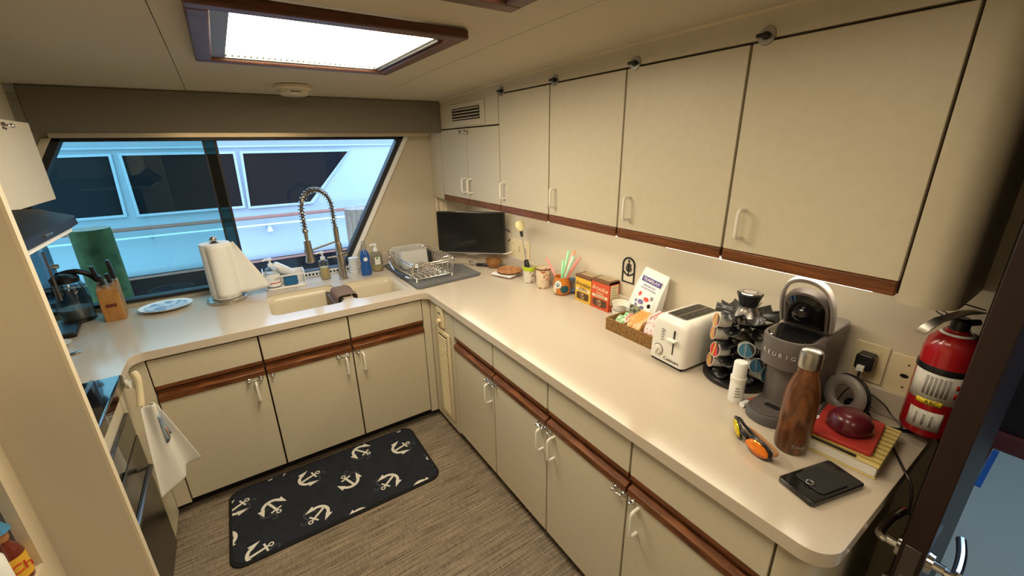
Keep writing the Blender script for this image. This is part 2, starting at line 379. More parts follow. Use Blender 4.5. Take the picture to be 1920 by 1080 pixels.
q = B(); q.box(-.438, YF, .05, BX[0]-.001, YF+.018, ZT-.036); tag(q.obj('filler_strip', 'laminate', bevel=.001), 'narrow cream filler strip behind the hanging dish towel', 'panel')
q = B(); q.box(-.456, 1.772, .03, -.438, YF-.001, ZT-.036); tag(q.obj('stove_side_panel', 'laminate', bevel=.001), 'cream side panel between the stove and the window cabinets', 'panel')

# ---- wall cabinets
XU = 1.13; UY = [2.446, 2.112, 1.786, 1.405, 1.016, .625, .234]; ZU0, ZU1 = 1.21, 1.72
def twist_latch(parent, x, z, y=0):
    q = B(); q.cyl((x, y+.001, z), (x, y-.003, z), .021, .020, 22); p = q.obj('latch_plate', 'brushed', parent, smooth=True)
    q = B(); q.cyl((x, y-.003, z), (x, y-.012, z), .009, .008, 14); q.box(x-.017, y-.019, z-.0045, x+.010, y-.011, z+.0045); q.obj('latch_knob', 'black', p, bevel=.002)
def wall_cabinet(label, ya, yb, doors, z1=ZU1, latch=True, depth=.245):
    w = ya-yb; t = thing('wall_cabinet', label, 'cabinet', (XU, ya, 0), R90, 'wall cabinets over the long counter'); g = .0034
    q = B(); q.box(.001, .018, ZU0-.03, w-.001, .026, z1+.001).box(.001, .026, ZU0-.012, w-.001, depth, ZU0).box(.001, .026, ZU0, .012, depth, z1).box(w-.012, .026, ZU0, w-.001, depth, z1); q.obj('carcass', 'laminate_edge', t)
    n = len(doors); dw = w/n
    for i, (hx, kind) in enumerate(doors):
        x0 = i*dw
        q = B(); q.box(x0+g, 0, ZU0, x0+dw-g, .018, z1-.004); d = q.obj('door', 'laminate', t, bevel=.0015)
        pull(d, x0+hx, 1.248, 1.322)
        if kind == 'twist': twist_latch(d, x0+.034, z1+.008, -.001)
        if kind == 'hook': hook(d, x0+dw-.07, x0+dw-.012, z1-.022)
        if kind == 'eye': eye(d, x0+.02, z1-.026)
        q = B(); q.box(x0+g, -.002, ZU0-.033, x0+dw-g, .018, ZU0-.001); q.obj('light_rail', 'teak', t, bevel=.003)
    return t
wall_cabinet('short two-door wall cabinet beneath the air vent grille', UY[0], UY[2], [(.334-.028, 'hook'), (.040, 'eye')], 1.588)
wall_cabinet('tall wall cabinet next to the air vent, narrowest looking of the four', UY[2], UY[3], [(.044, 'twist')])
wall_cabinet('tall wall cabinet above the straws mug, second from the air vent', UY[3], UY[4], [(.046, 'twist')])
wall_cabinet('tall wall cabinet above the white toaster, third from the air vent', UY[4], UY[5], [(.050, 'twist')])
wall_cabinet('tall wall cabinet above the coffee maker, farthest from the air vent', UY[5], UY[6], [(.048, 'twist')])
# soffit strip above doors (follows the cambered ceiling), vent bay
b = B(); yy = [UY[6]-.0 + i*(UY[2]-UY[6])/10 for i in range(11)]
b.loft([[(XU, y, ZU1+.002), (XU+.018, y, ZU1+.002), (XU+.018, y, zc(y)), (XU, y, zc(y))] for y in yy]); struct(b.obj('trim_2', 'laminate'))
b = B(); yy = [UY[2]+.003 + i*(YW-UY[2])/6 for i in range(7)]
b.loft([[(XU, y, 1.591), (XU+.018, y, 1.591), (XU+.018, y, zc(y)), (XU, y, zc(y))] for y in yy]); b.box(XU, UY[0]+.002, ZU0-.03, XU+.018, YW, 1.5905); struct(b.obj('trim_3', 'laminate'))
b = B(); yy = [.20 + i*(YW-.22)/20 for i in range(21)]
b.loft([[(XU-.006, y, zc(y)-.006), (XU, y, zc(y)-.006), (XU, y, zc(y)), (XU-.006, y, zc(y))] for y in yy]); struct(b.obj('trim_4', 'edgecream'))
# rounded end of wall cabinets
pl = [(XU, .232)] + arc(XU+.055, .145+.055, .055, PI, 1.5*PI, 8) + [(XW, .145), (XW, .16), (XU+.06, .162), (XU+.02, .20), (XU+.02, .232)]
b = B(); b.prism(pl, 1.165, 1.778); tag(b.obj('cabinet_end', 'laminate', smooth=True), 'rounded cream end panel of the wall cabinets above the fire extinguisher', 'panel')
# air vent
av = thing('air_vent', 'cream air conditioning vent grille high on the wall near the valance', 'vent', (XU, 2.288, 0), R90)
q = B(); q.box(0, -.008, 1.598, .378, 0, 1.712); fr = q.obj('frame', 'laminate', av, bevel=.004)
q = B(); q.box(.035, -.0095, 1.625, .338, -.007, 1.686); q.obj('opening', 'black', av)
for i in range(4):
    z = 1.630 + i*.0148
    q = B(); q.hexa([(.037, -.016, z), (.336, -.016, z), (.336, -.0096, z+.004), (.037, -.0096, z+.004), (.037, -.016, z+.0022), (.336, -.016, z+.0022), (.336, -.0096, z+.0066), (.037, -.0096, z+.0066)]); q.obj('slat', 'wallpaint', av)
# under-cabinet lamps
mat('ledglow', (1, 1, 1), .5, emit=(1.0, .87, .64), es=12.5)
for i, (y0, y1) in enumerate(((2.40, 1.80), (1.74, .92), (.84, .27))):
    u = thing('under_cabinet_lamp', ('slim white strip lamp under the cabinet behind the monitor', 'slim white strip lamp under the cabinets above the cookie boxes', 'slim white strip lamp under the cabinets above the coffee maker')[i], 'lamp', (XU+.048, (y0+y1)/2, ZU0-.013), 0, 'lamps under the wall cabinets')
    h = abs(y0-y1)/2
    q = B(); q.box(-.022, -h, -.016, .022, h, 0); q.obj('housing', 'white', u, bevel=.002)
    q = B(); q.box(-.018, -h+.01, (-.024, -.0285, -.0290)[i], .018, h-.01, -.0165); q.obj('diffuser', 'ledglow', u, bevel=.002)

# ================================================================== WORKTOP with sink cut-outs
XE, YE = .760, 1.947
def build_worktop():
    outer = [(XW-.001, .135)] + [(XW-.001, YW-.002), (XL+.002, YW-.002), (XL+.002, 1.766), (-.42, 1.766)]
    outer += [(-.42, YE-.045)] + [(x, y) for x, y in arc(-.375, YE-.045, .045, PI, PI/2, 6)]
    outer += arc(XE-.035, YE-.035, .035, PI/2, 0, 6)
    outer += arc(XE+.055, .135+.055, .055, PI, 1.5*PI, 8)
    holes = [rrect(.060, 2.055, .385, 2.395, .045), rrect(.430, 2.055, .715, 2.375, .045)]
    bm = bmesh.new(); edges = []
    for loop in [outer] + holes:
        vs_ = [bm.verts.new((x, y, ZT)) for x, y in loop]
        for i in range(len(vs_)): edges.append(bm.edges.new((vs_[i], vs_[(i+1) % len(vs_)])))
    bmesh.ops.triangle_fill(bm, use_beauty=True, use_dissolve=False, edges=edges)
    fs = list(bm.faces)
    r = bmesh.ops.extrude_face_region(bm, geom=fs)
    for v in r['geom']:
        if isinstance(v, bmesh.types.BMVert): v.co.z = ZT-.034
    q = B(); q.bm.free(); q.bm = bm
    o = q.obj('worktop', 'counter', bevel=.009, seg=3, angle=50)
    return o
wt = tag(build_worktop(), 'cream speckled stone worktop wrapping around the galley', 'worktop')
q = B(); q.box(XW-.019, .20, ZT, XW-.001, 2.10, ZT+.075); tag(q.obj('backsplash', 'counter', bevel=.003), 'low cream stone backsplash along the right wall behind the appliances', 'backsplash')
q = B(); q.box(.66, YW-.018, ZT, .985, YW-.002, ZT+.075); tag(q.obj('backsplash', 'counter', bevel=.003), 'short cream stone backsplash right of the window behind the dish rack', 'backsplash')
q = B(); q.prism([(XW-.002, 2.112), (XW-.002, YW-.004), (.99, YW-.004), (.99, 2.500)], ZT, ZT+.077); tag(q.obj('corner_ledge', 'counter', bevel=.003), 'raised cream stone ledge in the counter corner under the monitor', 'ledge')
# sink bowls
sk = thing('sink', 'cream double sink set into the worktop under the window', 'sink', (.38, 2.22, ZT-.20))
for (x0, y0, x1, y1) in ((.060, 2.055, .385, 2.395), (.430, 2.055, .715, 2.375)):
    q = B(); top = rrect(x0-.38-.002, y0-2.22-.002, x1-.38+.002, y1-2.22+.002, .047); mid = rrect(x0-.38+.008, y0-2.22+.008, x1-.38-.008, y1-2.22-.008, .045); bot = rrect(x0-.38+.03, y0-2.22+.03, x1-.38-.03, y1-2.22-.03, .04)
    q.loft([[(x, y, .192) for x, y in top], [(x, y, .150) for x, y in mid], [(x, y, .028) for x, y in mid], [(x, y, .012) for x, y in bot]], False, True)
    q.obj('bowl', 'sinkcream', sk, smooth=True, solid=.004)
    q = B(); cx, cy = (x0+x1)/2-.38, (y0+y1)/2-2.22; q.lathe([(.04, .016), (.038, .020), (.03, .018), (.028, .0165)], (cx, cy, 0), 20); q.obj('drain', 'steel', sk, smooth=True)

# ================================================================== CEILING LIGHTS
mat('diffuser', (1, 1, 1), .5, emit=(1.0, .86, .62), es=18.5)
mat('diffuser_dim', (1, 1, 1), .5, emit=(1.0, .84, .58), es=7.5)
mat('diffuser_fill', (1, 1, 1), .5, emit=(1.0, .84, .58), es=8.0)  # glow of the added fill light behind the viewpoint
mat('lampgrey', (.22, .24, .26), .4)
def ceiling_light(label, x0, y0, x1, y1, dm='diffuser'):
    zt = zc((y0+y1)/2); cx, cy = (x0+x1)/2, (y0+y1)/2; t = thing('ceiling_light', label, 'light', (cx, cy, zt-.022), 0, 'wood-framed ceiling lights')
    hx, hy = (x1-x0)/2, (y1-y0)/2; f = .042
    for xa, ya, xb, yb in ((-hx, -hy, hx, -hy+f), (-hx, hy-f, hx, hy), (-hx, -hy+f, -hx+f, hy-f), (hx-f, -hy+f, hx, hy-f)):
        q = B(); q.box(xa, ya, 0, xb, yb, .024); q.obj('frame_rail', 'lampwood', t, bevel=.005)
    ix, iy = hx-f, hy-f
    q = B()
    for xa, ya, xb, yb in ((-ix, -iy, ix, -iy+.012), (-ix, iy-.012, ix, iy), (-ix, -iy+.012, -ix+.035, iy-.012), (ix-.022, -iy+.012, ix, iy-.012)): q.box(xa, ya, .010, xb, yb, .018)
    q.obj('metal_lip', 'lampgrey', t)
    q = B(); n = 56; xs = [-ix+.030 + i*(2*ix-.046)/n for i in range(n+1)]
    rr = []
    for i, x in enumerate(xs): rr.append([(x, -iy+.01, .014 + (.0022 if i % 2 else 0)), (x, iy-.01, .014 + (.0022 if i % 2 else 0))])
    q.loft(rr, closed=False); q.obj('ribbed_diffuser', dm, t)
    q = B(); q.tube([(ix-.012, -iy+.03, .007), (ix-.012, iy-.03, .007)], .004, 8); q.obj('curtain_rod', 'brushed', t)
    return t
ceiling_light('lit wood-framed ceiling light panel above the sink side', 0.0, 1.08, .60, 1.742)
ceiling_light('wood-framed ceiling light cut off by the top picture edge', 0.0, .20, .585, .862, 'diffuser_dim')
ceiling_light('added fill light behind the viewpoint, framed like the ceiling lights', 0.0, -1.0, .585, -.34, 'diffuser_fill')  # unseen extra light, added to brighten the lower cabinets and partition
# smoke detector
sd = thing('smoke_detector', 'round cream smoke detector on the ceiling before the valance', 'detector', (.325, 2.17, zc(2.17)))
q = B(); q.lathe([(.075, 0), (.075, -.012), (.070, -.018)], n=32); q.obj('base', 'wallpaint', sd, smooth=True)
q = B(); q.lathe([(.064, -.018), (.060, -.034), (.050, -.040)], n=32); q.obj('cover', 'ceilingvinyl', sd, smooth=True)
q = B(); q.box(-.02, -.064, -.030, .02, -.060, -.027); q.obj('slot', 'blackmatte', sd)
# ================================================================== STOVE RUN, PARTITION
st = thing('stove', 'black glass cooktop over a stainless oven beside the partition', 'stove', (-.44, 1.484, 0), -PI/2+PI)   # local -y faces the room (+x)
# local x -> +y world, local y -> -x world
q = B(); q.box(-.286, .004, .03, .286, .50, .746); q.obj('body', 'laminate', st)
q = B(); q.box(-.284, -.03, .748, .272, .55, .792); q.obj('cooktop', 'blackgloss', st, bevel=.006)
q = B(); q.box(-.284, .040, .7925, .272, .050, .7935); q.obj('cooktop_trim', 'steel', st)
q = B(); q.box(-.284, -.010, .555, .280, .004, .645); cp = q.obj('control_panel', 'blackgloss', st, bevel=.003)
for i in range(4):
    q = B(); q.cyl((-.10+.03*(i % 2), -.010, .585+.028*(i//2)), (-.10+.03*(i % 2), -.0108, .585+.028*(i//2)), .007, None, 14); q.obj('touch_mark', 'warmgreylight', cp)
q = B(); q.box(-.284, -.012, .045, .280, .004, .552); dr = q.obj('oven_door', 'darksteel', st, bevel=.003)
q = B(); q.tube([(-.22, -.012, .49), (-.22, -.045, .49), (.15, -.045, .49), (.15, -.012, .49)], .009, 10); q.obj('oven_handle', 'darksteel', dr, smooth=True)
# range hood and cabinet above
hd = thing('range_hood', 'black slanted range hood with a row of small silver buttons', 'range hood', (-.44, 1.55, 1.29), PI/2)
q = B(); q.loft([[(x, y, z) for x, y, z in ((xx, .0, .006), (xx, -.050+dy, .002), (xx, -.066+dy, .012), (xx, -.064+dy, .032), (xx, .0, .100-sl))] for xx, dy, sl in ((-.33, 0, 0), (.0, 0, .025), (.15, 0, .040), (.185, .008, .048), (.20, .03, .060))])
mat('hoodblack', (.007, .007, .008), .45, spec=.3); q.obj('canopy', 'hoodblack', hd, smooth=True)
for i in range(5):
    q = B(); q.cyl((-.135+i*.011, -.064, .022), (-.135+i*.011, -.069, .022), .0035, None, 10); q.obj('button', 'chrome', hd)
q = B(); q.box(-.33, -.045, -.012, .17, .28, .002); q.obj('filter_tray', 'white', hd, bevel=.003)
lc = thing('wall_cabinet', 'cream wall cabinet above the black range hood', 'cabinet', (-.447, 1.90, 1.36), PI/2)
q = B(); q.box(-.68, .019, 0, -.001, .30, .222); q.obj('carcass', 'laminate', lc)
q = B(); q.box(-.68, 0, 0, 0, .018, .222); d = q.obj('door', 'laminate', lc, bevel=.0015)
eye(d, -.205, .205); pull(d, -.10, .02, .10) if False else None
b = B(); b.box(-1.0, .6, 1.584, -.60, 2.415, zc(2.4)-.001); struct(b.obj('trim_5', 'wallpaint'))
# partition with niche wall
b = B(); b.box(-.51, 1.186, 0, -.356, 1.206, 1.775); pa = struct(b.obj('wall_partition', 'partition'))
q = B(); q.box(-.356, 1.1855, 0, -.35, 1.2065, 1.775); q.obj('edge_band', 'edgecream', pa)
b = B(); NX = -.49
b.box(NX-.02, -.4, 0, NX, 1.186, .648).box(NX-.02, -.4, 1.05, NX, 1.186, 1.775).box(NX-.02, 1.132, .648, NX, 1.186, 1.05).box(NX-.02, -.4, .648, NX, .70, 1.05)
nw = struct(b.obj('wall_niche', 'edgecream'))
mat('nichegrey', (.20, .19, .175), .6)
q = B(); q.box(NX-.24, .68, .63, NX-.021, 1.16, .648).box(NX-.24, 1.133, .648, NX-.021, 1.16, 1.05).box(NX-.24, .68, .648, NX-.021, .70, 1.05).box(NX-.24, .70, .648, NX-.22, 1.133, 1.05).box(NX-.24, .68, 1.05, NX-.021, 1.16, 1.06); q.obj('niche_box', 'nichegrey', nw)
q = B(); q.box(NX-.21, .702, .6482, NX, 1.131, .651); q.obj('niche_shelf', 'edgecream', nw)
b = B(); b.box(NX-.02, -.42, 0, NX-.6, -.40, 1.775); struct(b.obj('wall_niche_end', 'wallpaint'))
# niche contents
mat('saucebrown', (.14, .022, .012), .15, coat=.4); mat('labelyellow', (.75, .42, .04), .6); mat('labelred', (.55, .03, .02), .5); mat('woodcap', (.40, .18, .07), .6)
hs = thing('hot_sauce_bottle', 'hot sauce bottle with yellow label and blue wrapped top in the niche', 'bottle', (-.516, 1.105, .651))
q = B(); q.lathe([(.021, 0), (.022, .01), (.022, .070), (.018, .085), (.0105, .098), (.0105, .110)], n=20); q.obj('glass', 'saucebrown', hs, smooth=True)
q = B(); q.lathe([(.0225, .012), (.0225, .066)], n=20, cap0=False, cap1=False); q.obj('label', 'labelyellow', hs, smooth=True)
q = B(); q.lathe([(.012, .106), (.013, .110), (.013, .132), (.011, .136)], n=16); q.obj('cap', 'woodcap', hs, smooth=True)
text('Ch', .030, 'labelred', hs, (.0165, -.0165, .040), (PI/2, 0, PI/4))
mat('capblue', (.05, .22, .42), .35); q = B(); q.lathe([(.021, .128), (.016, .137), (.010, .150), (.012, .158)], n=9); q.obj('blue_wrap', 'capblue', hs, smooth=True)
nb = thing('squeeze_bottle', 'white bottle with a blue cap at the picture edge in the niche', 'bottle', (-.526, 1.045, .651))
q = B(); q.lathe([(.030, 0), (.031, .01), (.031, .105), (.022, .125), (.016, .130)], n=20); q.obj('body', 'white', nb, smooth=True)
q = B(); q.lathe([(.020, .130), (.020, .150), (.012, .158)], n=18); q.obj('cap', 'capblue', nb, smooth=True)

# towel holder and dish towel
thd = thing('towel_holder', 'ivory plastic towel holder beside the black cooktop', 'towel holder', (-.436, 1.80, .70))
q = B(); q.cyl((0, .02, .03), (.035, -.01, .03), .016, .014, 16); q.obj('bracket', 'whiteplastic', thd, smooth=True)
q = B(); q.tube(catmull([(.045, -.005, .075), (.052, -.012, .05), (.050, -.018, .02), (.046, -.03, -.02), (.042, -.04, -.045)], 4), [.006]+[.011]*15+[.010], 10); q.obj('hook', 'ivory', thd, smooth=True)
tw = thing('dish_towel', 'white dish towel with a small flower picture hanging beside the oven', 'towel', (-.372, 1.735, .66), -.62)
mat('towelwhite', (.82, .80, .75), .9, bump=(600, .4))
q = B(); rows = []
for i in range(15):
    t = i/14; z = .02 - t*.345; wv = .024 + .054*t**.9
    row = []
    for j in range(17):
        s_ = j/16*2-1
        fold = .016*math.cos(s_*PI*1.5+.6)*(0.35+t) + .008*math.sin(s_*7)*t
        row.append((.012 + fold + .012*t*(s_ > .3) + (.02*(1-t)**2 if abs(s_) < .5 else 0), -.01 + s_*wv + .03*t, z - .012*s_*s_*(1-t) - (.030*(s_ < 0)*abs(s_)*t) + .02*t*(s_ > 0)*s_))
    rows.append(row)
q.loft(rows, closed=False); q.obj('cloth', 'towelwhite', tw, smooth=True, solid=.003, subsurf=1)
mat('printblue', (.20, .27, .36), .9, noise=(40, (.33, .40, .46), .4, .6)); mat('printpink', (.62, .25, .18), .9)
def towel_patch(name, m, t0, t1, s0, s1, off):
    q = B(); rr = []
    for i in range(6):
        t = t0+(t1-t0)*i/5; row = []
        for j in range(6):
            s_ = s0+(s1-s0)*j/5; wv = .024 + .054*t**.9
            fold = .016*math.cos(s_*PI*1.5+.6)*(0.35+t) + .008*math.sin(s_*7)*t
            row.append((.012+fold+.012*t*(s_ > .3)+(.02*(1-t)**2 if abs(s_) < .5 else 0)+off, -.01+s_*wv+.03*t, .02-t*.345-.012*s_*s_*(1-t)-(.030*(s_ < 0)*abs(s_)*t)+.02*t*(s_ > 0)*s_))
        rr.append(row)
    q.loft(rr, closed=False); return q.obj(name, m, tw, smooth=True, solid=.001)
pp = towel_patch('printed_patch', 'printblue', .14, .48, -.20, .72, .0045); towel_patch('printed_flower', 'printpink', .33, .42, .05, .35, .0065)

# ================================================================== DOOR, SIDE ROOM
mat('carpet', (.43, .42, .34), .95, noise=(120, (.31, .31, .25), .35, .65), bump=(400, .5), stretch=(1, 6, 1))
mat('redwood', (.12, .02, .015), .35)
door = bpy.data.objects.new('door_1', None); COL.objects.link(door); door.location = (.985, .069, .02); struct(door)
q = B(); q.box(0, -.019, 0, .60, .019, 1.66); q.obj('leaf', 'mahogany', door, bevel=.002)
q = B(); q.box(-.002, -.0125, .56, .0005, .0125, .71); lp = q.obj('lock_plate', 'darksteel', door, bevel=.001)
q = B(); q.box(-.006, -.006, .61, -.0015, .006, .635); q.obj('latch_bolt', 'steel', lp)
for sgn in (1, -1):
    q = B(); q.cyl((.055, .019*sgn, .655), (.055, .028*sgn, .655), .024, .022, 20); q.cyl((.055, .028*sgn, .655), (.055, .045*sgn, .655), .010, .010, 12); q.tube(catmull([(.055, .040*sgn, .655), (.052, .054*sgn, .656), (.062, .060*sgn, .660), (.11, .056*sgn, .668), (.155, .046*sgn, .672)], 5), .0085, 10); q.obj('lever', 'chrome', door, smooth=True)
q = B(); q.cyl((.055, .019, .56), (.055, .032, .56), .012, .010, 16); q.obj('lock_knob', 'chrome', door, smooth=True)
b = B(); b.box(XW-.012, .092, 0, XW+.062, .124, 1.70); struct(b.obj('door_jamb_trim', 'mahogany'))
bpy.data.objects['door_jamb_trim'].name = 'trim_6'
b = B(); b.box(1.42, -1.5, -.06, 3.05, .30, -.001); struct(b.obj('floor_side', 'carpet'))
b = B(); b.box(3.0, -1.5, 0, 3.05, .30, 1.9).box(1.43, .13, 0, 3.0, .18, 1.9).box(1.43, -1.55, 0, 3.05, -1.5, 1.9); struct(b.obj('wall_side', 'mahogany'))
b = B(); b.box(1.42, -1.5, 1.86, 3.05, -1.40, 1.9).box(1.42, -.02, 1.86, 3.05, .30, 1.9).box(1.42, -1.40, 1.86, 1.60, -.02, 1.9).box(2.85, -1.40, 1.86, 3.05, -.02, 1.9); struct(b.obj('ceiling_side', 'mahogany'))
b = B(); b.box(2.965, -1.5, 0, 3.0, .13, .09); struct(b.obj('baseboard_side', 'redwood', bevel=.004))
q = B(); q.box(1.46, .085, 0, 2.95, .10, .012); tag(q.obj('threshold_strip', 'chrome', bevel=.003), 'chrome edging strip on the blue carpet beyond the door', 'strip')
mat('tapeblue', (.02, .08, .25), .6)
q = B(); q.box(2.55, .062, 0, 2.95, .082, .004); tag(q.obj('tape_strip', 'tapeblue'), 'blue tape strip lying on the carpet beyond the door', 'tape')

# ================================================================== OUTSIDE: neighbouring boat, pilings, water
YB = 4.6
bt = thing('motor_yacht', 'white motor yacht moored alongside, seen through the window', 'boat', (0, YB, -1.0))
mat('gelcoat', (.42, .45, .50), .35); mat('hullnavy', (.007, .007, .009), .6, spec=.06); mat('tintglass', (.010, .010, .012), .15, spec=.12); mat('railred', (.36, .14, .10), .4); mat('boatgrey', (.33, .36, .40), .4)
def bz(z): return z + 1.0
q = B(); q.box(-5, .02, bz(.49), 5, 1.6, bz(1.62)); q.obj('cabin_side', 'gelcoat', bt)
q = B(); q.box(-5, -.05, bz(1.62), 5, 1.7, bz(1.72)); q.box(-5, -.02, bz(1.585), 5, .02, bz(1.60)); q.box(-5, -.012, bz(1.515), 5, .02, bz(1.535)); q.obj('roof_moulding', 'gelcoat', bt, bevel=.008)
q = B(); q.box(-5, -.03, bz(-.9), 5, 1.6, bz(.47)); q.obj('hull', 'hullnavy', bt)
q = B(); q.box(-5, -.05, bz(.475), 5, 0, bz(.488)); q.obj('sheer_stripe', 'railred', bt, bevel=.003)
q = B(); q.tube([(-5, -.06, bz(.893)), (5, -.06, bz(.905))], .016, 10); q.obj('rub_rail', 'railred', bt, smooth=True)
q = B(); q.tube([(-5, -.05, bz(.82)), (5, -.05, bz(.83))], .008, 8); hr = q.obj('hand_rail', 'white', bt, smooth=True)
for x in (-2.3, -1.45, -.6, .25, 1.1, 1.95):
    q = B(); q.cyl((x, -.05, bz(.825)), (x, .02, bz(.80)), .007, None, 8); q.obj('rail_bracket', 'boatgrey', hr)
for poly in ([(-2.0, 1.45), (-.713, 1.467), (-.732, 1.012), (-2.0, 1.012)], [(-.633, 1.469), (.113, 1.465), (.100, 1.008), (-.633, 1.005)], [(.188, 1.465), (1.097, 1.463), (.673, .998), (.160, .998)]):
    cx = sum(p[0] for p in poly)/4; cz = sum(p[1] for p in poly)/4
    out = [(cx+(x-cx)*1.0+(.02 if x > cx else -.02), cz+(z-cz)+(.02 if z > cz else -.02)) for x, z in poly]
    f = B(); n = 4
    R = [[(x, y, bz(z)) for x, z in pl_] for pl_, y in ((out, .02), (out, -.006), (poly, -.006), (poly, .012))]
    f.loft(R, False, False); fr = f.obj('window_frame', 'gelcoat', bt, bevel=.002)
    g = B(); g.loft([[(x, .008, bz(z)) for x, z in poly], [(x, .016, bz(z)) for x, z in poly]]); g.obj('window_pane', 'tintglass', fr)
q = B(); q.lathe([(.024, 0), (.026, .01), (.012, .05)], (0, 0, 0), 14); o = q.obj('side_light', 'white', bt, smooth=True); o.location = (.278, -.002, bz(.75)); 
mat('pilegreen', (.135, .145, .052), .9, noise=(18, (.06, .07, .028), .35, .65), bump=(60, .5)); mat('pilegrey', (.34, .25, .18), .9, noise=(14, (.15, .11, .08), .3, .7), bump=(60, .6), stretch=(4, 4, .6)); mat('piletop', (.32, .25, .21), .9)
for x, y, r, zt_, m, lab in ((-.63, 3.02, .083, 1.12, 'pilegreen', 'green weathered dock piling just outside the window behind the knife block'), (.935, 3.85, .115, .99, 'pilegrey', 'grey weathered dock piling outside behind the faucet')):
    p = thing('dock_piling', lab, 'piling', (x, y, -1.0), 0, 'dock pilings outside the window')
    q = B(); q.lathe([(r*1.1, 0), (r*1.05, zt_+.4), (r, zt_+.97), (r*.97, zt_+1.0)], n=24, cap1=False); q.obj('trunk', m, p, smooth=True)
    q = B(); q.lathe([(r*.97, zt_+.999), (r*.3, zt_+1.006)], n=24); q.obj('top', 'piletop', p, smooth=True)
mat('water', (.012, .02, .025), .1)
b = B(); b.box(-6, YW+.4, -1.05, 6, YB+.3, -1.0); struct(b.obj('ground_water', 'water'))
mat('ownhull', (.5, .5, .5), .5)
# ================================================================== OBJECTS ON THE WORKTOP
Z = ZT
def T(name, label, cat, x, y, rz=0, z=0, group=None): return thing(name, label, cat, (x, y, Z+z), rz, group)
# ---- coffee maker and carafe at the far left
cm = T('coffee_maker', 'smoke-grey coffee maker at the far left of the window counter', 'coffee maker', -.705, 2.36, .10)
q = B(); q.box(-.09, -.075, 0, .075, .10, .022); q.obj('base', 'black', cm, bevel=.006)
q = B(); q.box(-.09, -.07, .022, -.01, .09, .36); q.obj('body', 'blackmatte', cm, bevel=.01)
q = B(); q.box(-.008, -.07, .15, .062, .09, .36); q.obj('water_tank', 'smokeplastic', cm, bevel=.006)
q = B(); q.box(.063, -.055, .155, .069, -.048, .355); q.obj('tank_strip', 'warmgrey', cm); q = B(); q.cyl((.066, .0, .285), (.085, .0, .285), .011, .009, 12); q.obj('tap', 'chrome', cm, smooth=True)
ca = T('coffee_carafe', 'clear jug with an arched black handle left of the knife block', 'jug', -.662, 2.535, .1)
q = B(); q.lathe([(.052, .004), (.058, .012), (.062, .09), (.056, .15), (.044, .185)], n=28, cap0=True, cap1=False); q.obj('glass', 'carafeglass', ca, smooth=True)
q = B(); q.lathe([(.058, 0), (.060, .004), (.058, .012)], n=28); q.obj('foot', 'black', ca, smooth=True)
mat('jugfill', (.30, .27, .26), .7); q = B(); q.lathe([(.050, .016), (.055, .03), (.056, .062)], n=24); q.obj('contents', 'jugfill', ca, smooth=True)
q = B(); q.lathe([(.046, .180), (.048, .200), (.034, .216), (.012, .222)], n=24); q.obj('lid', 'black', ca, smooth=True)
q = B(); q.tube(catmull([(-.02, 0, .216), (.03, 0, .224), (.075, 0, .205), (.105, 0, .16), (.112, 0, .11), (.098, 0, .075)], 5), [.010]*6+[.012]*19+[.008], 10); q.obj('handle', 'black', ca, smooth=True)
sd_ = T('saucer', 'small white saucer half hidden by the partition edge', 'saucer', -.672, 2.215)
q = B(); q.lathe([(.025, 0), (.04, .006), (.048, .012), (.046, .013), (.03, .006)], n=24); q.obj('dish', 'white', sd_, smooth=True)
q = B(); q.lathe([(.012, .008), (.014, .03), (.010, .034)], n=14); q.obj('cup_knob', 'white', sd_, smooth=True)
sp = T('teaspoon', 'small steel spoon lying by the partition edge', 'spoon', -.61, 2.08, .4)
q = B(); q.sphere((.02, 0, .004), .02, 12, (1, .6, .18)); q.obj('bowl', 'steel', sp, smooth=True); q = B(); q.tube([(0, 0, .005), (-.04, 0, .008), (-.085, 0, .004)], .0022, 8); q.obj('stem', 'steel', sp, smooth=True)
# ---- knife block
kb = T('knife_block', 'wooden knife block with black-handled knives before the window', 'knife block', -.522, 2.43, .06)
mat('beech', (.50, .25, .075), .45, wood=(7, (.36, .165, .045), .6), stretch=(6, 6, 1))
q = B(); q.loft([[(x, 0, 0), (x, .095, 0), (x, .105, .172), (x, .012, .140), (x, -.004, .085), (x, -.004, .0)] for x in (-.036, .036)]); q.obj('block', 'beech', kb, bevel=.002)
q = B(); q.box(-.018, -.006, .066, .018, .004, .080); q.obj('slot', 'saucebrown', kb)
for i, (x, y, h) in enumerate(((-.028, .072, .085), (-.010, .040, .055), (.012, .050, .055), (.024, .080, .10), (.002, .085, .02), (.008, .085, .02))):
    z0 = .140 + (y-.012)*.345
    k = thing('kitchen_knife', ('longest black knife handle at the left of the knife block', 'short front left knife handle in the knife block', 'short front right knife handle in the knife block', 'tallest knife handle at the back right of the knife block', 'slim steel scissor blade tip between the knife handles', 'second slim steel tip between the knife handles')[i], 'knife', (-.522+x, 2.43+y, Z+z0), .06, 'knives in the wooden block')
    if i < 4:
        q = B(); q.box(-.0075, -.011, .012, .0075, .011, h); q.obj('handle', 'black', k, bevel=.004); q = B(); q.box(-.005, -.009, .001, .005, .009, .011); q.obj('bolster', 'steel', k, bevel=.001)
        k.rotation_euler = (.10, -.10 if x < 0 else -.04, .06)
    else:
        q = B(); q.box(-.002, -.008, .001, .002, .008, h); q.obj('blade', 'woodcap', k, bevel=.001)
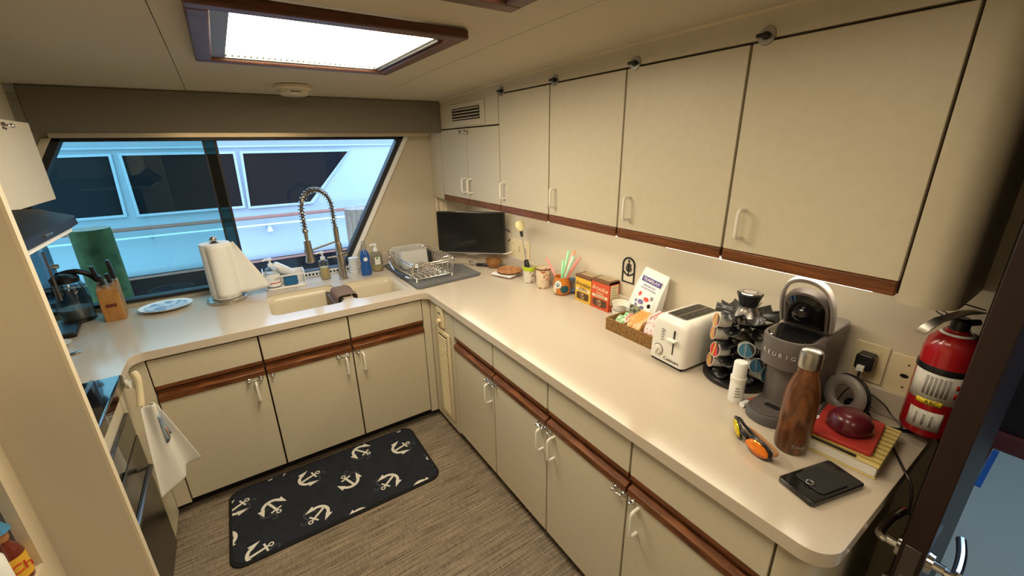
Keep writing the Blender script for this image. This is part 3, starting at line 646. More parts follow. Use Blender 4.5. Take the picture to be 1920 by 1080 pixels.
# ---- plate
pt = T('decorative_plate', 'white oval plate with blue pattern lying on the window counter', 'plate', -.345, 2.475, .0)
q = B(); q.lathe([(.05, 0), (.06, .004), (.100, .016), (.104, .020), (.100, .020), (.07, .010), (.01, .008)], n=40, sy=.86); q.obj('dish', 'white', pt, smooth=True)
mat('plateprint', (.62, .66, .72), .4, noise=(38, (.16, .25, .42), .42, .55)); q = B(); q.lathe([(.086, .0163), (.066, .0118), (.004, .0095)], n=40, sy=.86, cap0=False); q.obj('painted_pattern', 'plateprint', pt, smooth=True)
# ---- paper towel
ph = T('paper_towel_holder', 'steel paper towel stand on the window counter', 'holder', -.098, 2.438)
q = B(); q.lathe([(.083, 0), (.085, .003), (.085, .016), (.080, .020)], n=40); q.obj('base', 'steel', ph, smooth=True)
q = B(); q.cyl((0, 0, .02), (0, 0, .300), .006, None, 12); q.obj('rod', 'steel', ph, smooth=True); q = B(); q.sphere((0, 0, .312), .017, 16); q.obj('knob', 'steel', ph, smooth=True)
q = B(); q.box(.045, .05, .020, .085, .062, .027); q.obj('tension_arm', 'black', ph)
pr = T('paper_towel_roll', 'white paper towel roll with a loose sheet on the steel stand', 'paper towel', -.098, 2.438, 0, .021)
q = B(); q.lathe([(.020, .001), (.062, .001), (.064, .006), (.064, .268), (.061, .273), (.020, .273)], n=40, cap0=False, cap1=False); q.obj('roll', 'paper', pr, smooth=True)
q = B(); q.lathe([(.020, .002), (.020, .272)], n=20, cap0=False, cap1=False); q.obj('core', 'cardboard', pr, smooth=True)
q = B(); rr = []
for i in range(14):
    t = i/13; z = .270-.262*t; ln = .012+.125*t**1.0; row = []
    for j in range(9):
        s_ = j/8; a = -2.1+1.4*s_
        if s_ < .5: row.append((.0655*math.cos(-2.2+s_*2*2.0), .0655*math.sin(-2.2+s_*2*2.0), z))
        else:
            u_ = (s_-.5)*2; row.append((.0655*math.cos(-.2)+ln*u_, .0655*math.sin(-.2)+.035*u_*u_*t-.018*u_, z+.006*u_))
    rr.append(row)
q.loft(rr, closed=False); q.obj('loose_sheet', 'paper', pr, smooth=True, solid=.0008)
# ---- sink caddy with contents
cd = T('sink_caddy', 'white open-front sink caddy behind the left bowl', 'caddy', .172, 2.505, -.05)
q = B(); q.prism(rrect(-.10, -.045, .105, .05, .035), 0, .010); q.obj('tray', 'white', cd, bevel=.003)
q = B(); q.box(-.095, .044, .010, .10, .049, .085); q.obj('back', 'white', cd, bevel=.002)
q = B(); q.box(-.100, -.04, .010, -.095, .049, .105); q.obj('side', 'white', cd, bevel=.002); q = B(); q.box(.095, -.038, .010, .100, .049, .085); q.obj('side', 'white', cd, bevel=.002)
q = B(); q.box(-.095, -.042, .066, .095, -.037, .074); q.obj('front_rail', 'whiteplastic', cd, bevel=.001)
def pump_bottle(name, label, x, y, z, prof, m, fluid=None, fm=None, neck=.12, rz=0, sc=1.0, lab=None, group=None):
    t = T(name, label, 'bottle', x, y, rz, z, group)
    q = B(); q.lathe(prof, n=24); q.obj('body', m, t, smooth=True)
    if fluid: q = B(); q.lathe(fluid, n=24); q.obj('contents', fm, t, smooth=True)
    q = B(); q.lathe([(.013, neck), (.013, neck+.016), (.006, neck+.018), (.0045, neck+.034)], n=16); q.obj('collar', 'white', t, smooth=True)
    q = B(); q.lathe([(.010, neck+.034), (.011, neck+.036), (.011, neck+.044), (.006, neck+.047)], n=16); q.tube([(0, 0, neck+.041), (-.022, 0, neck+.042), (-.032, 0, neck+.036)], .0045, 8); q.obj('pump_head', 'white', t, smooth=True)
    return t
mat('labelpink', (.55, .12, .12), .6); mat('soapclear', (.74, .74, .72), .25); mat('bandgrey', (.28, .26, .25), .6)
p1 = pump_bottle('soap_dispenser', 'clear pump soap bottle with a red-striped label inside the sink caddy', .118, 2.500, .011, [(.030, 0), (.034, .005), (.034, .088), (.030, .104), (.013, .112)], 'clearplastic', [(.028, .002), (.031, .006), (.031, .080)], 'soapclear', neck=.112)
q = B(); q.lathe([(.0345, .008), (.0345, .075)], n=24, cap0=False, cap1=False); q.obj('label', 'paper', p1, smooth=True); q = B(); q.lathe([(.035, .024), (.035, .030)], n=24, cap0=False, cap1=False); q.obj('label_stripe', 'labelpink', p1, smooth=True)
text('ND', .014, 'bandgrey', p1, (.012, -.0335, .045), (PI/2, 0, .3))
mat('spongeblue', (.02, .13, .30), .9, bump=(250, .8)); q = B(); q.box(-.034, -.018, 0, .034, .018, .050)
sg = T('sponge', 'blue sponge standing in the sink caddy', 'sponge', .199, 2.490, -.05, .011); q.obj('pad', 'spongeblue', sg, bevel=.008)
tb = T('tube_bottle', 'translucent white bottle leaning out of the sink caddy', 'bottle', .222, 2.532, 0, .055)
q = B(); q.M = Matrix.Rotation(-.95, 4, 'Y'); q.lathe([(.020, 0), (.025, .01), (.027, .07), (.026, .105), (.022, .112), (.018, .110), (.012, .108)], n=22); q.obj('body', 'milkwhite' if 'milkwhite' in MATS else 'soapclear', tb, smooth=True)
q = B(); q.M = Matrix.Rotation(-.95, 4, 'Y'); q.lathe([(.009, .1085), (.008, .1125)], n=14); q.obj('cap', 'ivory', tb, smooth=True)
# ---- faucet
fa = T('faucet', 'brushed nickel pull-down faucet with a coiled spring neck behind the sink', 'faucet', .467, 2.462)
q = B(); q.lathe([(.027, 0), (.027, .004), (.022, .008), (.020, .03), (.020, .150), (.017, .160)], n=24); q.obj('body', 'nickel', fa, smooth=True)
q = B(); q.cyl((.0, 0, .135), (.03, -.022, .150), .015, .013, 16); q.cyl((.0, .0, .135), (-.075, -.03, .142), .006, .004, 10); q.obj('lever', 'nickel', fa, smooth=True)
q = B(); q.lathe([(.014, .158), (.014, .30), (.011, .302)], (-.004, 0, 0), 20); q.lathe([(.018, .155), (.0185, .20), (.015, .215)], (-.002, 0, 0), 20); q.obj('riser', 'nickel', fa, smooth=True)
hx, hy = -.165, -.06
def arch(t):   # t 0..1 from riser top to spray head
    if t < .22: return Vector((-.006, 0, .300+t/.22*.105))
    if t < .80:
        a = (t-.22)/.58*PI; c = (1-math.cos(a))/2
        return Vector((-.006+(hx+.006)*c, hy*c, .405+.105*math.sin(a)))
    u_ = (t-.80)/.20
    return Vector((hx, hy, .405-u_*.095))
q = B(); q.tube([arch(i/60) for i in range(61)], .0075, 10); q.obj('hose', 'darksteel', fa, smooth=True)
pts = []; N_ = 30*10
for i in range(N_+1):
    t = i/N_; p = arch(t); d = (arch(min(t+.004, 1))-arch(max(t-.004, 0))).normalized(); u_ = Vector((-hy, hx, 0)).normalized(); w_ = d.cross(u_); a = 2*PI*i/10
    pts.append(p + (u_*math.cos(a)+w_*math.sin(a))*.0150)
q = B(); q.tube(pts, .0028, 5); q.obj('spring', 'nickel', fa, smooth=True)
q = B(); q.lathe([(.013, .315), (.015, .312), (.015, .300), (.010, .296), (.009, .262), (.017, .258), (.019, .20), (.019, .175), (.023, .150), (.024, .140), (.018, .136)], (hx, hy, 0), 22); q.obj('spray_head', 'nickel', fa, smooth=True)
q = B(); q.tube([(-.004, 0, .222), (hx*.75, hy*.75, .205), (hx, hy, .200)], .0055, 10); q.cyl((hx, hy, .193), (hx, hy, .208), .022, None, 20); q.obj('holder_arm', 'nickel', fa, smooth=True)
# ---- bottles by the sink
mat('soapyellow', (.62, .48, .20), .3)
p2 = pump_bottle('hand_soap_bottle', 'clear pump bottle with yellow contents left of the faucet', .382, 2.525, 0, [(.026, 0), (.028, .004), (.028, .100), (.026, .108), (.012, .114)], 'clearplastic', [(.024, .002), (.0255, .006), (.024, .070)], 'soapyellow', neck=.114)
cu = T('cup_stack', 'stack of clear plastic cups behind the faucet', 'cups', .545, 2.515)
for i in range(6):
    q = B(); q.lathe([(.025, i*.016), (.0275, .018+i*.016), (.029, .02+i*.016)], n=22); q.obj('cup', 'soapclear', cu, smooth=True)
mat('dishblue', (.01, .09, .36), .15, coat=.5)
db = T('dish_soap_bottle', 'blue dish soap bottle with a clear cap right of the faucet', 'bottle', .597, 2.45)
q = B(); q.lathe([(.027, 0), (.031, .006), (.031, .04), (.026, .075), (.029, .11), (.024, .135), (.012, .155)], n=26, sy=.72); q.obj('body', 'dishblue', db, smooth=True)
q = B(); q.lathe([(.014, .154), (.014, .185), (.010, .190), (.008, .205)], n=18); q.obj('cap', 'clearplastic', db, smooth=True)
mat('printwhite', (.75, .8, .85), .5); q = B(); q.lathe([(.012, 0), (.006, .001)], n=14); o = q.obj('label_print', 'printwhite', db); o.location = (-.002, -.0225, .10); o.rotation_euler = (PI/2, 0, 0)
p3 = pump_bottle('lotion_bottle', 'clear pump bottle with a white leaf label beside the dish rack', .680, 2.512, 0, [(.032, 0), (.036, .006), (.036, .095), (.030, .112), (.013, .120)], 'clearplastic', [(.030, .002), (.033, .006), (.033, .030)], 'soapyellow', neck=.120)
mat('leafgreen', (.10, .30, .06), .6); q = B(); q.box(-.020, -.0375, .045, .012, -.0362, .09); q.obj('label', 'white', p3); q = B(); q.box(-.012, -.0385, .078, .000, -.0377, .088); q.obj('leaf_print', 'leafgreen', p3)
# ---- cloth on sink divider
dc = T('dish_cloth', 'brown cloth draped over the sink divider', 'cloth', .4035, 2.20)
mat('clothbrown', (.20, .125, .085), .95, bump=(300, .6)); q = B(); rr = []
for i in range(9):
    y = -.09+.022*i; row = []
    for x, z in ((-.046, -.095), (-.046, -.05), (-.046, -.012), (-.046, .014), (-.010, .015), (.012, .015), (.050, .014), (.050, -.012), (.048, -.04)):
        k_ = math.sin(i*1.3)*.003; row.append((x+k_*.6, y, z*(1-.35*abs(i-5)/5 if z < 0 else 1)+k_*.5))
    rr.append(row)
q.loft(rr, closed=False); q.obj('cloth', 'clothbrown', dc, smooth=True, solid=.004, subsurf=1)
# ---- drying mat
dm = T('drying_mat', 'grey ribbed drying mat under the dish rack', 'mat', .92, 2.25)
poly = [(-.185, -.235), (-.165, -.248), (.20, -.222), (.222, -.205), (.232, -.18), (.235, .05), (.08, .205), (-.12, .33), (-.16, .34), (-.185, .32)]
q = B(); q.prism(poly, 0, .006); q.obj('base', 'matgrey', dm, bevel=.002)
mat('matrib', (.22, .22, .215), .8)
for i in range(24):
    x = -.172+i*.017
    y1 = min(.31, .205+(.08-x)*.62 if x < .08 else .05+(.235-x)*1.0); q = B(); q.box(x, -.225+.068*(x+.17)*.9, .006, x+.008, y1-.012, .0085); q.obj('rib', 'matrib', dm)
# ---- dish rack
dk = T('dish_rack', 'chrome wire dish rack standing on the grey mat', 'dish rack', .875, 2.295, .03, .0085)
X0, X1, Y0, Y1 = -.118, .118, -.20, .195
def loop(z, e, r_=.035): return [(x, y, z) for x, y in rrect(X0-e, Y0-e, X1+e, Y1+e, r_, 4)]
q = B(); q.tube(loop(.105, .014), .0042, 8, True); q.tube(loop(.092, .012), .0028, 6, True); q.obj('rim', 'wire', dk, smooth=True)
q = B(); q.tube(loop(.018, -.004, .03), .0022, 6, True)
for i in range(13):
    y = Y0+.015+i*.030; q.tube([(X0-.012, y, .104), (X0+.002, y, .022), (X0+.02, y, .016), (X1-.02, y, .016), (X1-.002, y, .022), (X1+.012, y, .104)], .0021, 5)
for i in range(8):
    x = X0+.015+i*.0295; q.tube([(x, Y0-.012, .104), (x, Y0+.002, .022), (x, Y0+.02, .0175), (x, Y1-.02, .0175), (x, Y1-.002, .022), (x, Y1+.012, .104)], .0021, 5)
q.obj('wire_basket', 'wire', dk, kind='stuff')
q = B()
for i in range(9):
    y = -.15+i*.028; q.tube([(-.04, y, .016), (-.035, y+.004, .05), (-.005, y+.006, .062), (.025, y+.004, .05), (.03, y, .016)], .0019, 5)
q.obj('plate_divider', 'wire', dk, kind='stuff')
for x, y in ((X0+.01, Y0+.012), (X1-.01, Y0+.012), (X0+.01, Y1-.012), (X1-.01, Y1-.012)):
    q = B(); q.cyl((x, y, 0), (x, y, .018), .0055, .004, 10); q.obj('foot', 'white', dk, smooth=True)
q = B(); q.tube(catmull([(X0-.014, .12, .104), (X0-.035, .10, .07), (X0-.042, 0, .035), (X0-.030, -.10, .025), (X0-.012, -.18, .03), (X0-.012, -.2, .09)], 5), .004, 8); h1 = q.obj('handle', 'wire', dk, smooth=True)
q = B(); q.tube(catmull([(X0-.043, .0, .034), (X0-.038, -.06, .028), (X0-.027, -.115, .025)], 6), .007, 10); q.obj('grip', 'black', h1, smooth=True)
q = B(); q.tube(catmull([(.03, Y0-.013, .106), (.045, Y0-.013, .122), (.08, Y0-.013, .122), (.10, Y0-.013, .106)], 5), .0038, 8); q.obj('handle', 'wire', dk, smooth=True)
q = B(); q.box(X1-.050, .06, .02, X1-.012, .17, .098); o = q.obj('cutlery_caddy', 'blackmatte', dk, bevel=.006)
fc = T('food_container', 'square clear plastic container standing in the dish rack', 'container', .855, 2.335, .03, .027)
q = B(); q.M = Matrix.Rotation(-.16, 4, 'X'); q.loft([[(x, y, .002) for x, y in rrect(-.075, -.02, .075, .025, .012)], [(x, y, .105) for x, y in rrect(-.082, -.024, .082, .03, .014)]], True, False); q.obj('tub', 'milkplastic', fc, smooth=True, solid=.002)
q = B(); q.M = Matrix.Rotation(-.16, 4, 'X'); q.box(-.078, -.029, .004, .078, -.0262, .100); q.obj('lid', 'milkplastic', fc, bevel=.002)
fd = T('food_container', 'curved clear plastic tub at the back of the dish rack', 'container', .845, 2.42, .03, .027)
q = B(); q.M = Matrix.Rotation(.25, 4, 'X'); q.loft([[(x, y, .0) for x, y in rrect(-.07, .0, .09, .05, .02)], [(x, y, .10) for x, y in rrect(-.09, -.006, .10, .056, .022)], [(x, y, .105) for x, y in rrect(-.095, -.01, .105, .06, .024)]], True, False); q.obj('tub', 'milkplastic', fd, smooth=True, solid=.002)
# ---- monitor
mo = T('monitor', 'black flat monitor standing in the counter corner', 'monitor', 1.192, 2.232, -PI/4, .077)
q = B(); q.box(-.212, -.012, .014, .212, .016, .262); q.obj('bezel', 'black', mo, bevel=.003)
q = B(); q.box(-.203, -.0135, .030, .203, -.0122, .254); q.obj('screen', 'screen', mo)
q = B(); q.box(-.212, -.0135, .008, .212, .010, .0138); q.loft([[(-.045, yy_, .0075), (.045, yy_, .0075), (.030, yy_, -.002), (-.030, yy_, -.002)] for yy_ in (-.0135, .006)]); q.obj('chin_trim', 'warmgreylight', mo, bevel=.001)
q = B(); q.box(-.04, .017, .03, .04, .10, .15); q.box(-.03, .06, .0, .03, .10, .03); q.box(-.09, .058, 0, .09, .14, .012); q.obj('stand', 'black', mo, bevel=.003)
q = B(); q.tube(catmull([(.205, .018, .16), (.235, .03, .14), (.240, .03, .10), (.225, .02, .085)], 5), .0032, 8); q.obj('cable', 'black', mo, smooth=True)
# ---- peeler
ut = T('peeler', 'black-handled steel peeler lying before the monitor', 'utensil', 1.215, 2.215, -PI/4)
q = B(); q.box(-.005, -.010, 0, .075, .012, .018); q.obj('handle', 'black', ut, bevel=.005); q = B(); q.tube(catmull([(-.005, 0, .010), (-.03, -.012, .02), (-.05, 0, .03), (-.03, .012, .02), (-.01, .004, .010)], 4), .003, 8); q.cyl((-.03, -.01, .004), (-.03, -.01, .035), .004, None, 8); q.obj('blade_head', 'steel', ut, smooth=True)
# ---- wooden bowl
wb = T('wooden_bowl', 'small round wooden bowl in the counter corner', 'bowl', 1.283, 2.128)
mat('bowlwood', (.36, .17, .055), .4, wood=(10, (.26, .11, .03), .8), stretch=(1, 1, 5))
q = B(); q.lathe([(.025, 0), (.038, .012), (.048, .036), (.049, .055), (.045, .055), (.042, .036), (.030, .014), (.005, .010)], n=32); q.obj('bowl', 'bowlwood', wb, smooth=True)
# ---- trivets
tl = T('tile_trivet', 'square cream tile trivet under the round woven one', 'trivet', 1.262, 1.940, .35)
q = B(); q.box(-.068, -.068, .009, .068, .068, .019); q.obj('tile', 'white', tl, bevel=.002)
q = B(); q.lathe([(.060, 0), (.064, .004), (.060, .0088)], n=32); q.obj('cork_foot', 'woodcap', tl, smooth=True)
rt = T('woven_trivet', 'round woven brown trivet on top of the square tile', 'trivet', 1.272, 1.935, 0, .0195)
mat('rattan', (.55, .27, .11), .7, noise=(60, (.32, .13, .05), .4, .6)); mat('rattandark', (.10, .04, .02), .7)
q = B(); q.lathe([(.070, 0), (.073, .006), (.070, .010)], n=36); q.obj('edge', 'rattandark', rt, smooth=True)
for i in range(7):
    r_ = .070-.0096*i; q = B(); q.tube([(r_*math.cos(a), r_*math.sin(a), .0115) for a in [2*PI*k/32 for k in range(32)]], .0042, 6, True); q.obj('coil', 'rattan', rt, smooth=True)
q = B(); q.lathe([(.011, .0102), (.006, .014)], n=14); q.obj('centre', 'rattandark', rt, smooth=True)
# ---- cups with brush and straws
def cupmesh(t, m, r0, r1, h, inner='white', wall=.003, rim=None):
    q = B(); q.lathe([(r0-.003, 0), (r0, .003), (r1, h), (r1-wall, h), (r0-wall, .006), (.003, .005)], n=28); q.obj('body', m, t, smooth=True)
    if rim: q = B(); q.lathe([(r1+.0006, h-.006), (r1+.0008, h+.0006), (r1-wall-.0005, h+.0006)], n=28, cap0=False, cap1=False); q.obj('rim', rim, t, smooth=True)
mat('floral', (.72, .68, .58), .4, noise=(55, (.30, .12, .13), .36, .46)); mat('lime', (.48, .60, .03), .4); mat('floralb', (.74, .64, .46), .4, noise=(48, (.42, .09, .045), .36, .45)); mat('rimbrown', (.16, .07, .03), .5)
g1 = T('floral_cup', 'small white floral cup with a lime green rim holding the dish brush', 'cup', 1.292, 1.765)
cupmesh(g1, 'floral', .034, .036, .088)
q = B(); q.lathe([(.0368, .068), (.0372, .0892), (.0325, .0894)], n=28, cap0=False, cap1=False); q.obj('lime_band', 'lime', g1, smooth=True)
br = thing('dish_brush', 'dish brush with yellow bristles and black grip standing in the lime-rimmed cup', 'brush', (1.292, 1.765, Z+.012))
bd = Vector((.008, .090, .262)); bn = bd.normalized()
q = B(); q.cyl((0, -.004, .006), bd*.28, .007, .012, 14); q.cyl(bd*.28, bd*.40, .015, .012, 14); q.obj('grip', 'black', br, smooth=True)
q = B(); q.cyl(bd*.40, bd*.88, .0034, .003, 10); q.obj('shaft', 'steel', br, smooth=True)
q = B(); q.cyl(bd*.86, bd*.97, .0075, .009, 12); q.obj('collar', 'black', br, smooth=True)
mat('bristle', (.85, .76, .42), .9, bump=(300, .9)); q = B(); q.M = Matrix.Translation(bd*.97) @ bn.to_track_quat('Z', 'Y').to_matrix().to_4x4(); q.lathe([(.010, 0), (.022, .012), (.026, .034), (.022, .052), (.010, .058)], n=18); q.obj('bristles', 'bristle', br, smooth=True)
g2 = T('floral_cup', 'larger floral cup with a brown rim between the brush cup and straws', 'cup', 1.292, 1.645)
cupmesh(g2, 'floralb', .033, .043, .108, rim='rimbrown')
g3 = T('painted_mug', 'orange painted mug with a white flower and blue handle holding straws', 'mug', 1.305, 1.510, -.80)
mat('mugorange', (.62, .20, .03), .3); mat('mugteal', (.015, .09, .11), .25); mat('mugblue', (.08, .15, .27), .3); mat('mugcream', (.72, .60, .40), .4)
q = B(); q.lathe([(.030, 0), (.041, .010), (.045, .035), (.042, .065), (.036, .082), (.038, .092), (.035, .092), (.033, .080), (.038, .040), (.03, .010), (.003, .008)], n=30); q.obj('body', 'mugorange', g3, smooth=True)
def on_mug(name, m, ang, z, rx, rz_, off=.0015, n=18):
    q = B(); ring = []; 
    def pt(a_, z_): 
        rad = .045-.9*abs(z_-.036)**1.5*4; rad = .0452 - (0.0 if z_ < .05 else (z_-.05)*.27) - (0 if z_ > .02 else (.02-z_)*.25) + off
        return (rad*math.sin(a_), -rad*math.cos(a_), z_)
    c_ = pt(ang, z)
    prev = [pt(ang+.3*rx/.045*math.cos(2*PI*k/n), z+.3*rz_*math.sin(2*PI*k/n)) for k in range(n)]; rim_ = [pt(ang+rx/.045*math.cos(2*PI*k/n), z+rz_*math.sin(2*PI*k/n)) for k in range(n)]
    q.loft([rim_, prev], False, True); return q.obj(name, m, g3, smooth=True)
on_mug('cream_patch', 'mugcream', -.75, .032, .014, .022); on_mug('teal_patch', 'mugteal', .42, .036, .021, .020); on_mug('teal_patch', 'mugteal', -.42, .062, .020, .016, .001)
for k in range(9):
    a = 2*PI*k/9; on_mug('petal', 'white', -.35+.32*math.cos(a), .060+.0150*math.sin(a), .0050, .0050, .0022, 10)
on_mug('flower_centre', 'white', -.35, .062, .007, .007, .0024, 12); on_mug('flower_eye', 'black', -.35, .062, .0038, .0038, .003, 10)
q = B(); q.tube(catmull([(.038, 0, .075), (.062, 0, .078), (.076, 0, .055), (.070, 0, .028), (.042, 0, .016)], 5), .0085, 10); q.obj('handle', 'mugblue', g3, smooth=True)
mat('strawpink', (.78, .26, .22), .35); mat('strawgreen', (.30, .66, .38), .35); mat('strawmint', (.46, .70, .58), .35); mat('strawcoral', (.82, .30, .17), .35)
for i, (m, dx, dy, h, lab) in enumerate((('strawpink', -.012, .115, .158, 'pink drinking straw leaning left in the painted mug'), ('strawgreen', .012, .008, .165, 'short green drinking straw in the middle of the painted mug'), ('strawgreen', .022, -.022, .22, 'tall green drinking straw in the painted mug'), ('strawcoral', .026, -.062, .225, 'coral orange drinking straw in the painted mug'), ('strawmint', -.010, -.092, .21, 'mint drinking straw leaning right in the painted mug'), ('strawpink', .020, -.105, .20, 'pink drinking straw leaning right behind the mint one'))):
    s_ = thing('drinking_straw', lab, 'straw', (1.305, 1.510, Z+.010), 0, 'straws in the painted mug')
    p0 = Vector((-dx*.25, -dy*.14, .0)); p1 = Vector((dx, dy, h)); q = B(); d_ = (p1-p0); q.cyl(p0, p0+d_*.97, .0056, None, 12, cap=False); q.obj('tube', m, s_, smooth=True, solid=.0012); q = B(); q.tube([p0+d_*.97+Vector((.0052*math.cos(a), .0052*math.sin(a), 0)) for a in [2*PI*k/12 for k in range(12)]], .0013, 5, True); q.obj('lip', m, s_, smooth=True)
# ---- cookie boxes (front faces the room)
mat('boxyellow', (.72, .43, .04), .55); mat('boxred', (.60, .085, .03), .55); mat('boxbrown', (.16, .07, .03), .6); mat('boxcream', (.78, .66, .42), .6); mat('cookie', (.40, .24, .12), .8, noise=(60, (.16, .08, .04), .4, .6)); mat('inkbrown', (.10, .05, .02), .6)
def cookie_box(label, y1, w, h, d, m, ink, top):
    t = thing('cookie_box', label, 'box', (1.303, y1, Z), R90, 'cookie boxes against the backsplash')
    q = B(); q.box(0, 0, 0, w, d, h); q.obj('carton', m, t, bevel=.0015)
    q = B(); q.box(.0, -.0008, h-.012, w, d, h+.0012); q.obj('top_flap', top, t, bevel=.001)
    q = B(); q.box(.004, .01, h+.0013, w-.004, d-.01, h+.0016); q.obj('top_print', 'inkbrown', t); q = B()
    for k in range(3): q.box(.012, .02+k*.016, h+.0017, w-.012, .026+k*.016, h+.002)
    q.obj('top_text_lines', 'boxcream', t)
    text('brookie', .030, ink, t, (w/2, -.0012, h-.040), (PI/2, .06, 0), shear=.35); text('Cookies', .013, ink, t, (w/2, -.0012, h-.060), (PI/2, .06, 0), shear=.3)
    q = B(); q.box(.008, -.0012, .056, w-.006, -.0002, .068); q.obj('banner', 'boxcream', t)
    text('CHOCOLATE CHIP', .0075, 'inkbrown', t, (w/2, -.0018, .062), (PI/2, 0, 0))
    q = B(); q.loft([[(x, -.0012, z) for x, z in rrect(.012, .014, w-.012, .048, .008, 4)], [(x, .0004, z) for x, z in rrect(.012, .014, w-.012, .048, .008, 4)]]); wn_ = q.obj('window', 'inkbrown', t)
    q = B(); q.lathe([(.014, 0), (.016, .002), (.012, .004)], n=18); o = q.obj('cookie', 'cookie', t, smooth=True); o.location = (w*.5, -.0013, .031); o.rotation_euler = (PI/2, 0, 0)
    q = B(); q.box(w+.0002, .010, .03, w+.0008, d-.008, h-.016); q.obj('side_label', 'boxcream', t); q = B()
    for k in range(7): q.box(w+.0009, .016, .04+k*.0115, w+.0012, d-.016-.004*(k % 3), .043+k*.0115)
    q.obj('side_text_lines', 'bandgrey', t)
    return t
cookie_box('yellow cookie box with a cut-out window beside the painted mug', 1.408, .104, .130, .066, 'boxyellow', 'inkbrown', 'boxbrown')
cookie_box('red cookie box with a cut-out window next to the yellow one', 1.300, .108, .138, .066, 'boxred', 'boxcream', 'boxbrown')
# ---- ramekins
for i in range(2):
    r_ = thing('ramekin', ('lower white ramekin of the pair beside the red cookie box', 'upper white ramekin of the pair beside the red cookie box')[i], 'ramekin', (1.322, 1.138, Z+i*.031), 0, 'stacked white ramekins')
    q = B(); q.lathe([(.030, 0), (.033, .004), (.036, .028), (.038, .030), (.038, .0305+.002*i), (.034, .0305), (.031, .008), (.003, .006)], n=28); q.obj('dish', 'whiteplastic', r_, smooth=True)
# ---- basket with packets and pouch
bk = T('woven_basket', 'shallow woven basket of packets left of the toaster', 'basket', 1.172, 1.080, R90)
mat('wicker', (.36, .20, .06), .7, noise=(95, (.17, .085, .025), .38, .6), bump=(180, .9), stretch=(1, 1, 1.8))
bw, bdp, bh = .235, .125, .052
q = B(); q.box(0, 0, 0, bw, bdp, .005); q.obj('bottom', 'wicker', bk)
for nm, a_ in (('front', (0, 0, .005, bw, .005, bh)), ('back', (0, bdp-.005, .005, bw, bdp, bh)), ('side', (0, .005, .005, .005, bdp-.005, bh)), ('side', (bw-.005, .005, .005, bw, bdp-.005, bh)), ('divider', (.075, .005, .005, .079, bdp-.005, bh-.006)), ('divider', (.155, .005, .005, .159, bdp-.005, bh-.006))):
    q = B(); q.box(*a_); q.obj(nm, 'wicker', bk, bevel=.0015)
q = B()
for i in range(19):   # plaited diagonal strands on the front
    x = .004+i*.0122
    q.hexa([(x, -.0012, .004), (x+.005, -.0012, .004), (x+.005, .0002, .004), (x, .0002, .004), (x+.006, -.0012, .046), (x+.011, -.0012, .046), (x+.011, .0002, .046), (x+.006, .0002, .046)])
q.obj('plaiting', 'wicker', bk, kind='stuff')
mat('packgreen', (.60, .74, .55), .5, noise=(70, (.16, .42, .14), .45, .55)); mat('packorange', (.70, .33, .06), .45, noise=(60, (.82, .62, .36), .42, .56)); mat('packpink', (.82, .72, .70), .5, noise=(80, (.55, .16, .16), .42, .52)); mat('packdark', (.05, .05, .03), .5, noise=(60, (.35, .36, .25), .42, .56))
def packet(label, m, lx, ly, w, h, tilt, grp, z=.006, spin=0):
    p = Matrix.Rotation(R90, 4, 'Z') @ Vector((lx, ly, 0)); t = thing('sachet', label, 'packet', (1.172+p.x, 1.080+p.y, Z+z), R90+spin, grp)
    q = B(); q.M = Matrix.Rotation(tilt, 4, 'X'); q.loft([[(-w/2, 0, 0), (w/2, 0, 0), (w/2, .002, 0), (-w/2, .002, 0)], [(-w/2, -.003, h*.5), (w/2, -.003, h*.5), (w/2, .005, h*.5), (-w/2, .005, h*.5)], [(-w/2, 0, h), (w/2, 0, h), (w/2, .002, h), (-w/2, .002, h)]]); q.obj('sleeve', m, t, bevel=.001)
for i in range(4): packet(('frontmost green','second green','third green','rearmost green')[i]+' sweetener sachet in the left basket compartment', 'packgreen', .028+.010*(i % 2)+.004*i, .02+.024*i, .048, .062, -.75, 'green sachets in the basket', .008, .15*(i-1.5))
for i in range(3): packet(('front','middle','rear')[i]+' white and pink sugar sachet in the left basket compartment', 'packpink', .055, .024+.026*i, .030, .056, -.6, 'pink sugar sachets in the basket', .008, .3*(i-1))
for i in range(5): packet(('frontmost','second','third','fourth','rearmost')[i]+' orange tea sachet in the middle basket compartment', 'packorange', .117, .012+.016*i, .066, .075+.002*i, -.42, 'orange tea sachets in the basket', .008, .03*(i-2))
packet('dark green tea sachet behind the sugar sachets', 'packdark', .05, .105, .055, .082, -.1, None, .010)
for i in range(4): packet(('frontmost','second','third','rearmost')[i]+' white sachet with red lettering in the right basket compartment', 'packpink', .195, .014+.020*i, .062, .105, -.38, 'red-lettered sachets in the basket', .008, .05*(i-1))
bg_ = T('paper_pouch', 'white foil pouch with a purple label leaning behind the basket', 'pouch', 1.315, 1.090, R90, 0)
mat('foilwhite', (.80, .79, .77), .25); mat('purple', (.09, .06, .24), .5); mat('inkpurple', (.20, .16, .36), .5); mat('inkred', (.72, .08, .07), .5)
PM = Matrix.Translation((.075, .0, .060)) @ Matrix.Rotation(.16, 4, 'Y') @ Matrix.Rotation(-.20, 4, 'X')
q = B(); q.M = PM; q.loft([[(-.066, -.016, -.03), (.066, -.016, -.03), (.066, .016, -.03), (-.066, .016, -.03)], [(-.067, -.024, .0), (.067, -.024, .0), (.067, .026, .0), (-.067, .026, .0)], [(-.062, -.018, .10), (.062, -.018, .10), (.062, .018, .10), (-.062, .018, .10)], [(-.059, -.004, .165), (.059, -.004, .165), (.059, .004, .165), (-.059, .004, .165)], [(-.058, -.001, .178), (.058, -.001, .178), (.058, .001, .178), (-.058, .001, .178)]]); q.obj('bag', 'foilwhite', bg_, bevel=.004)
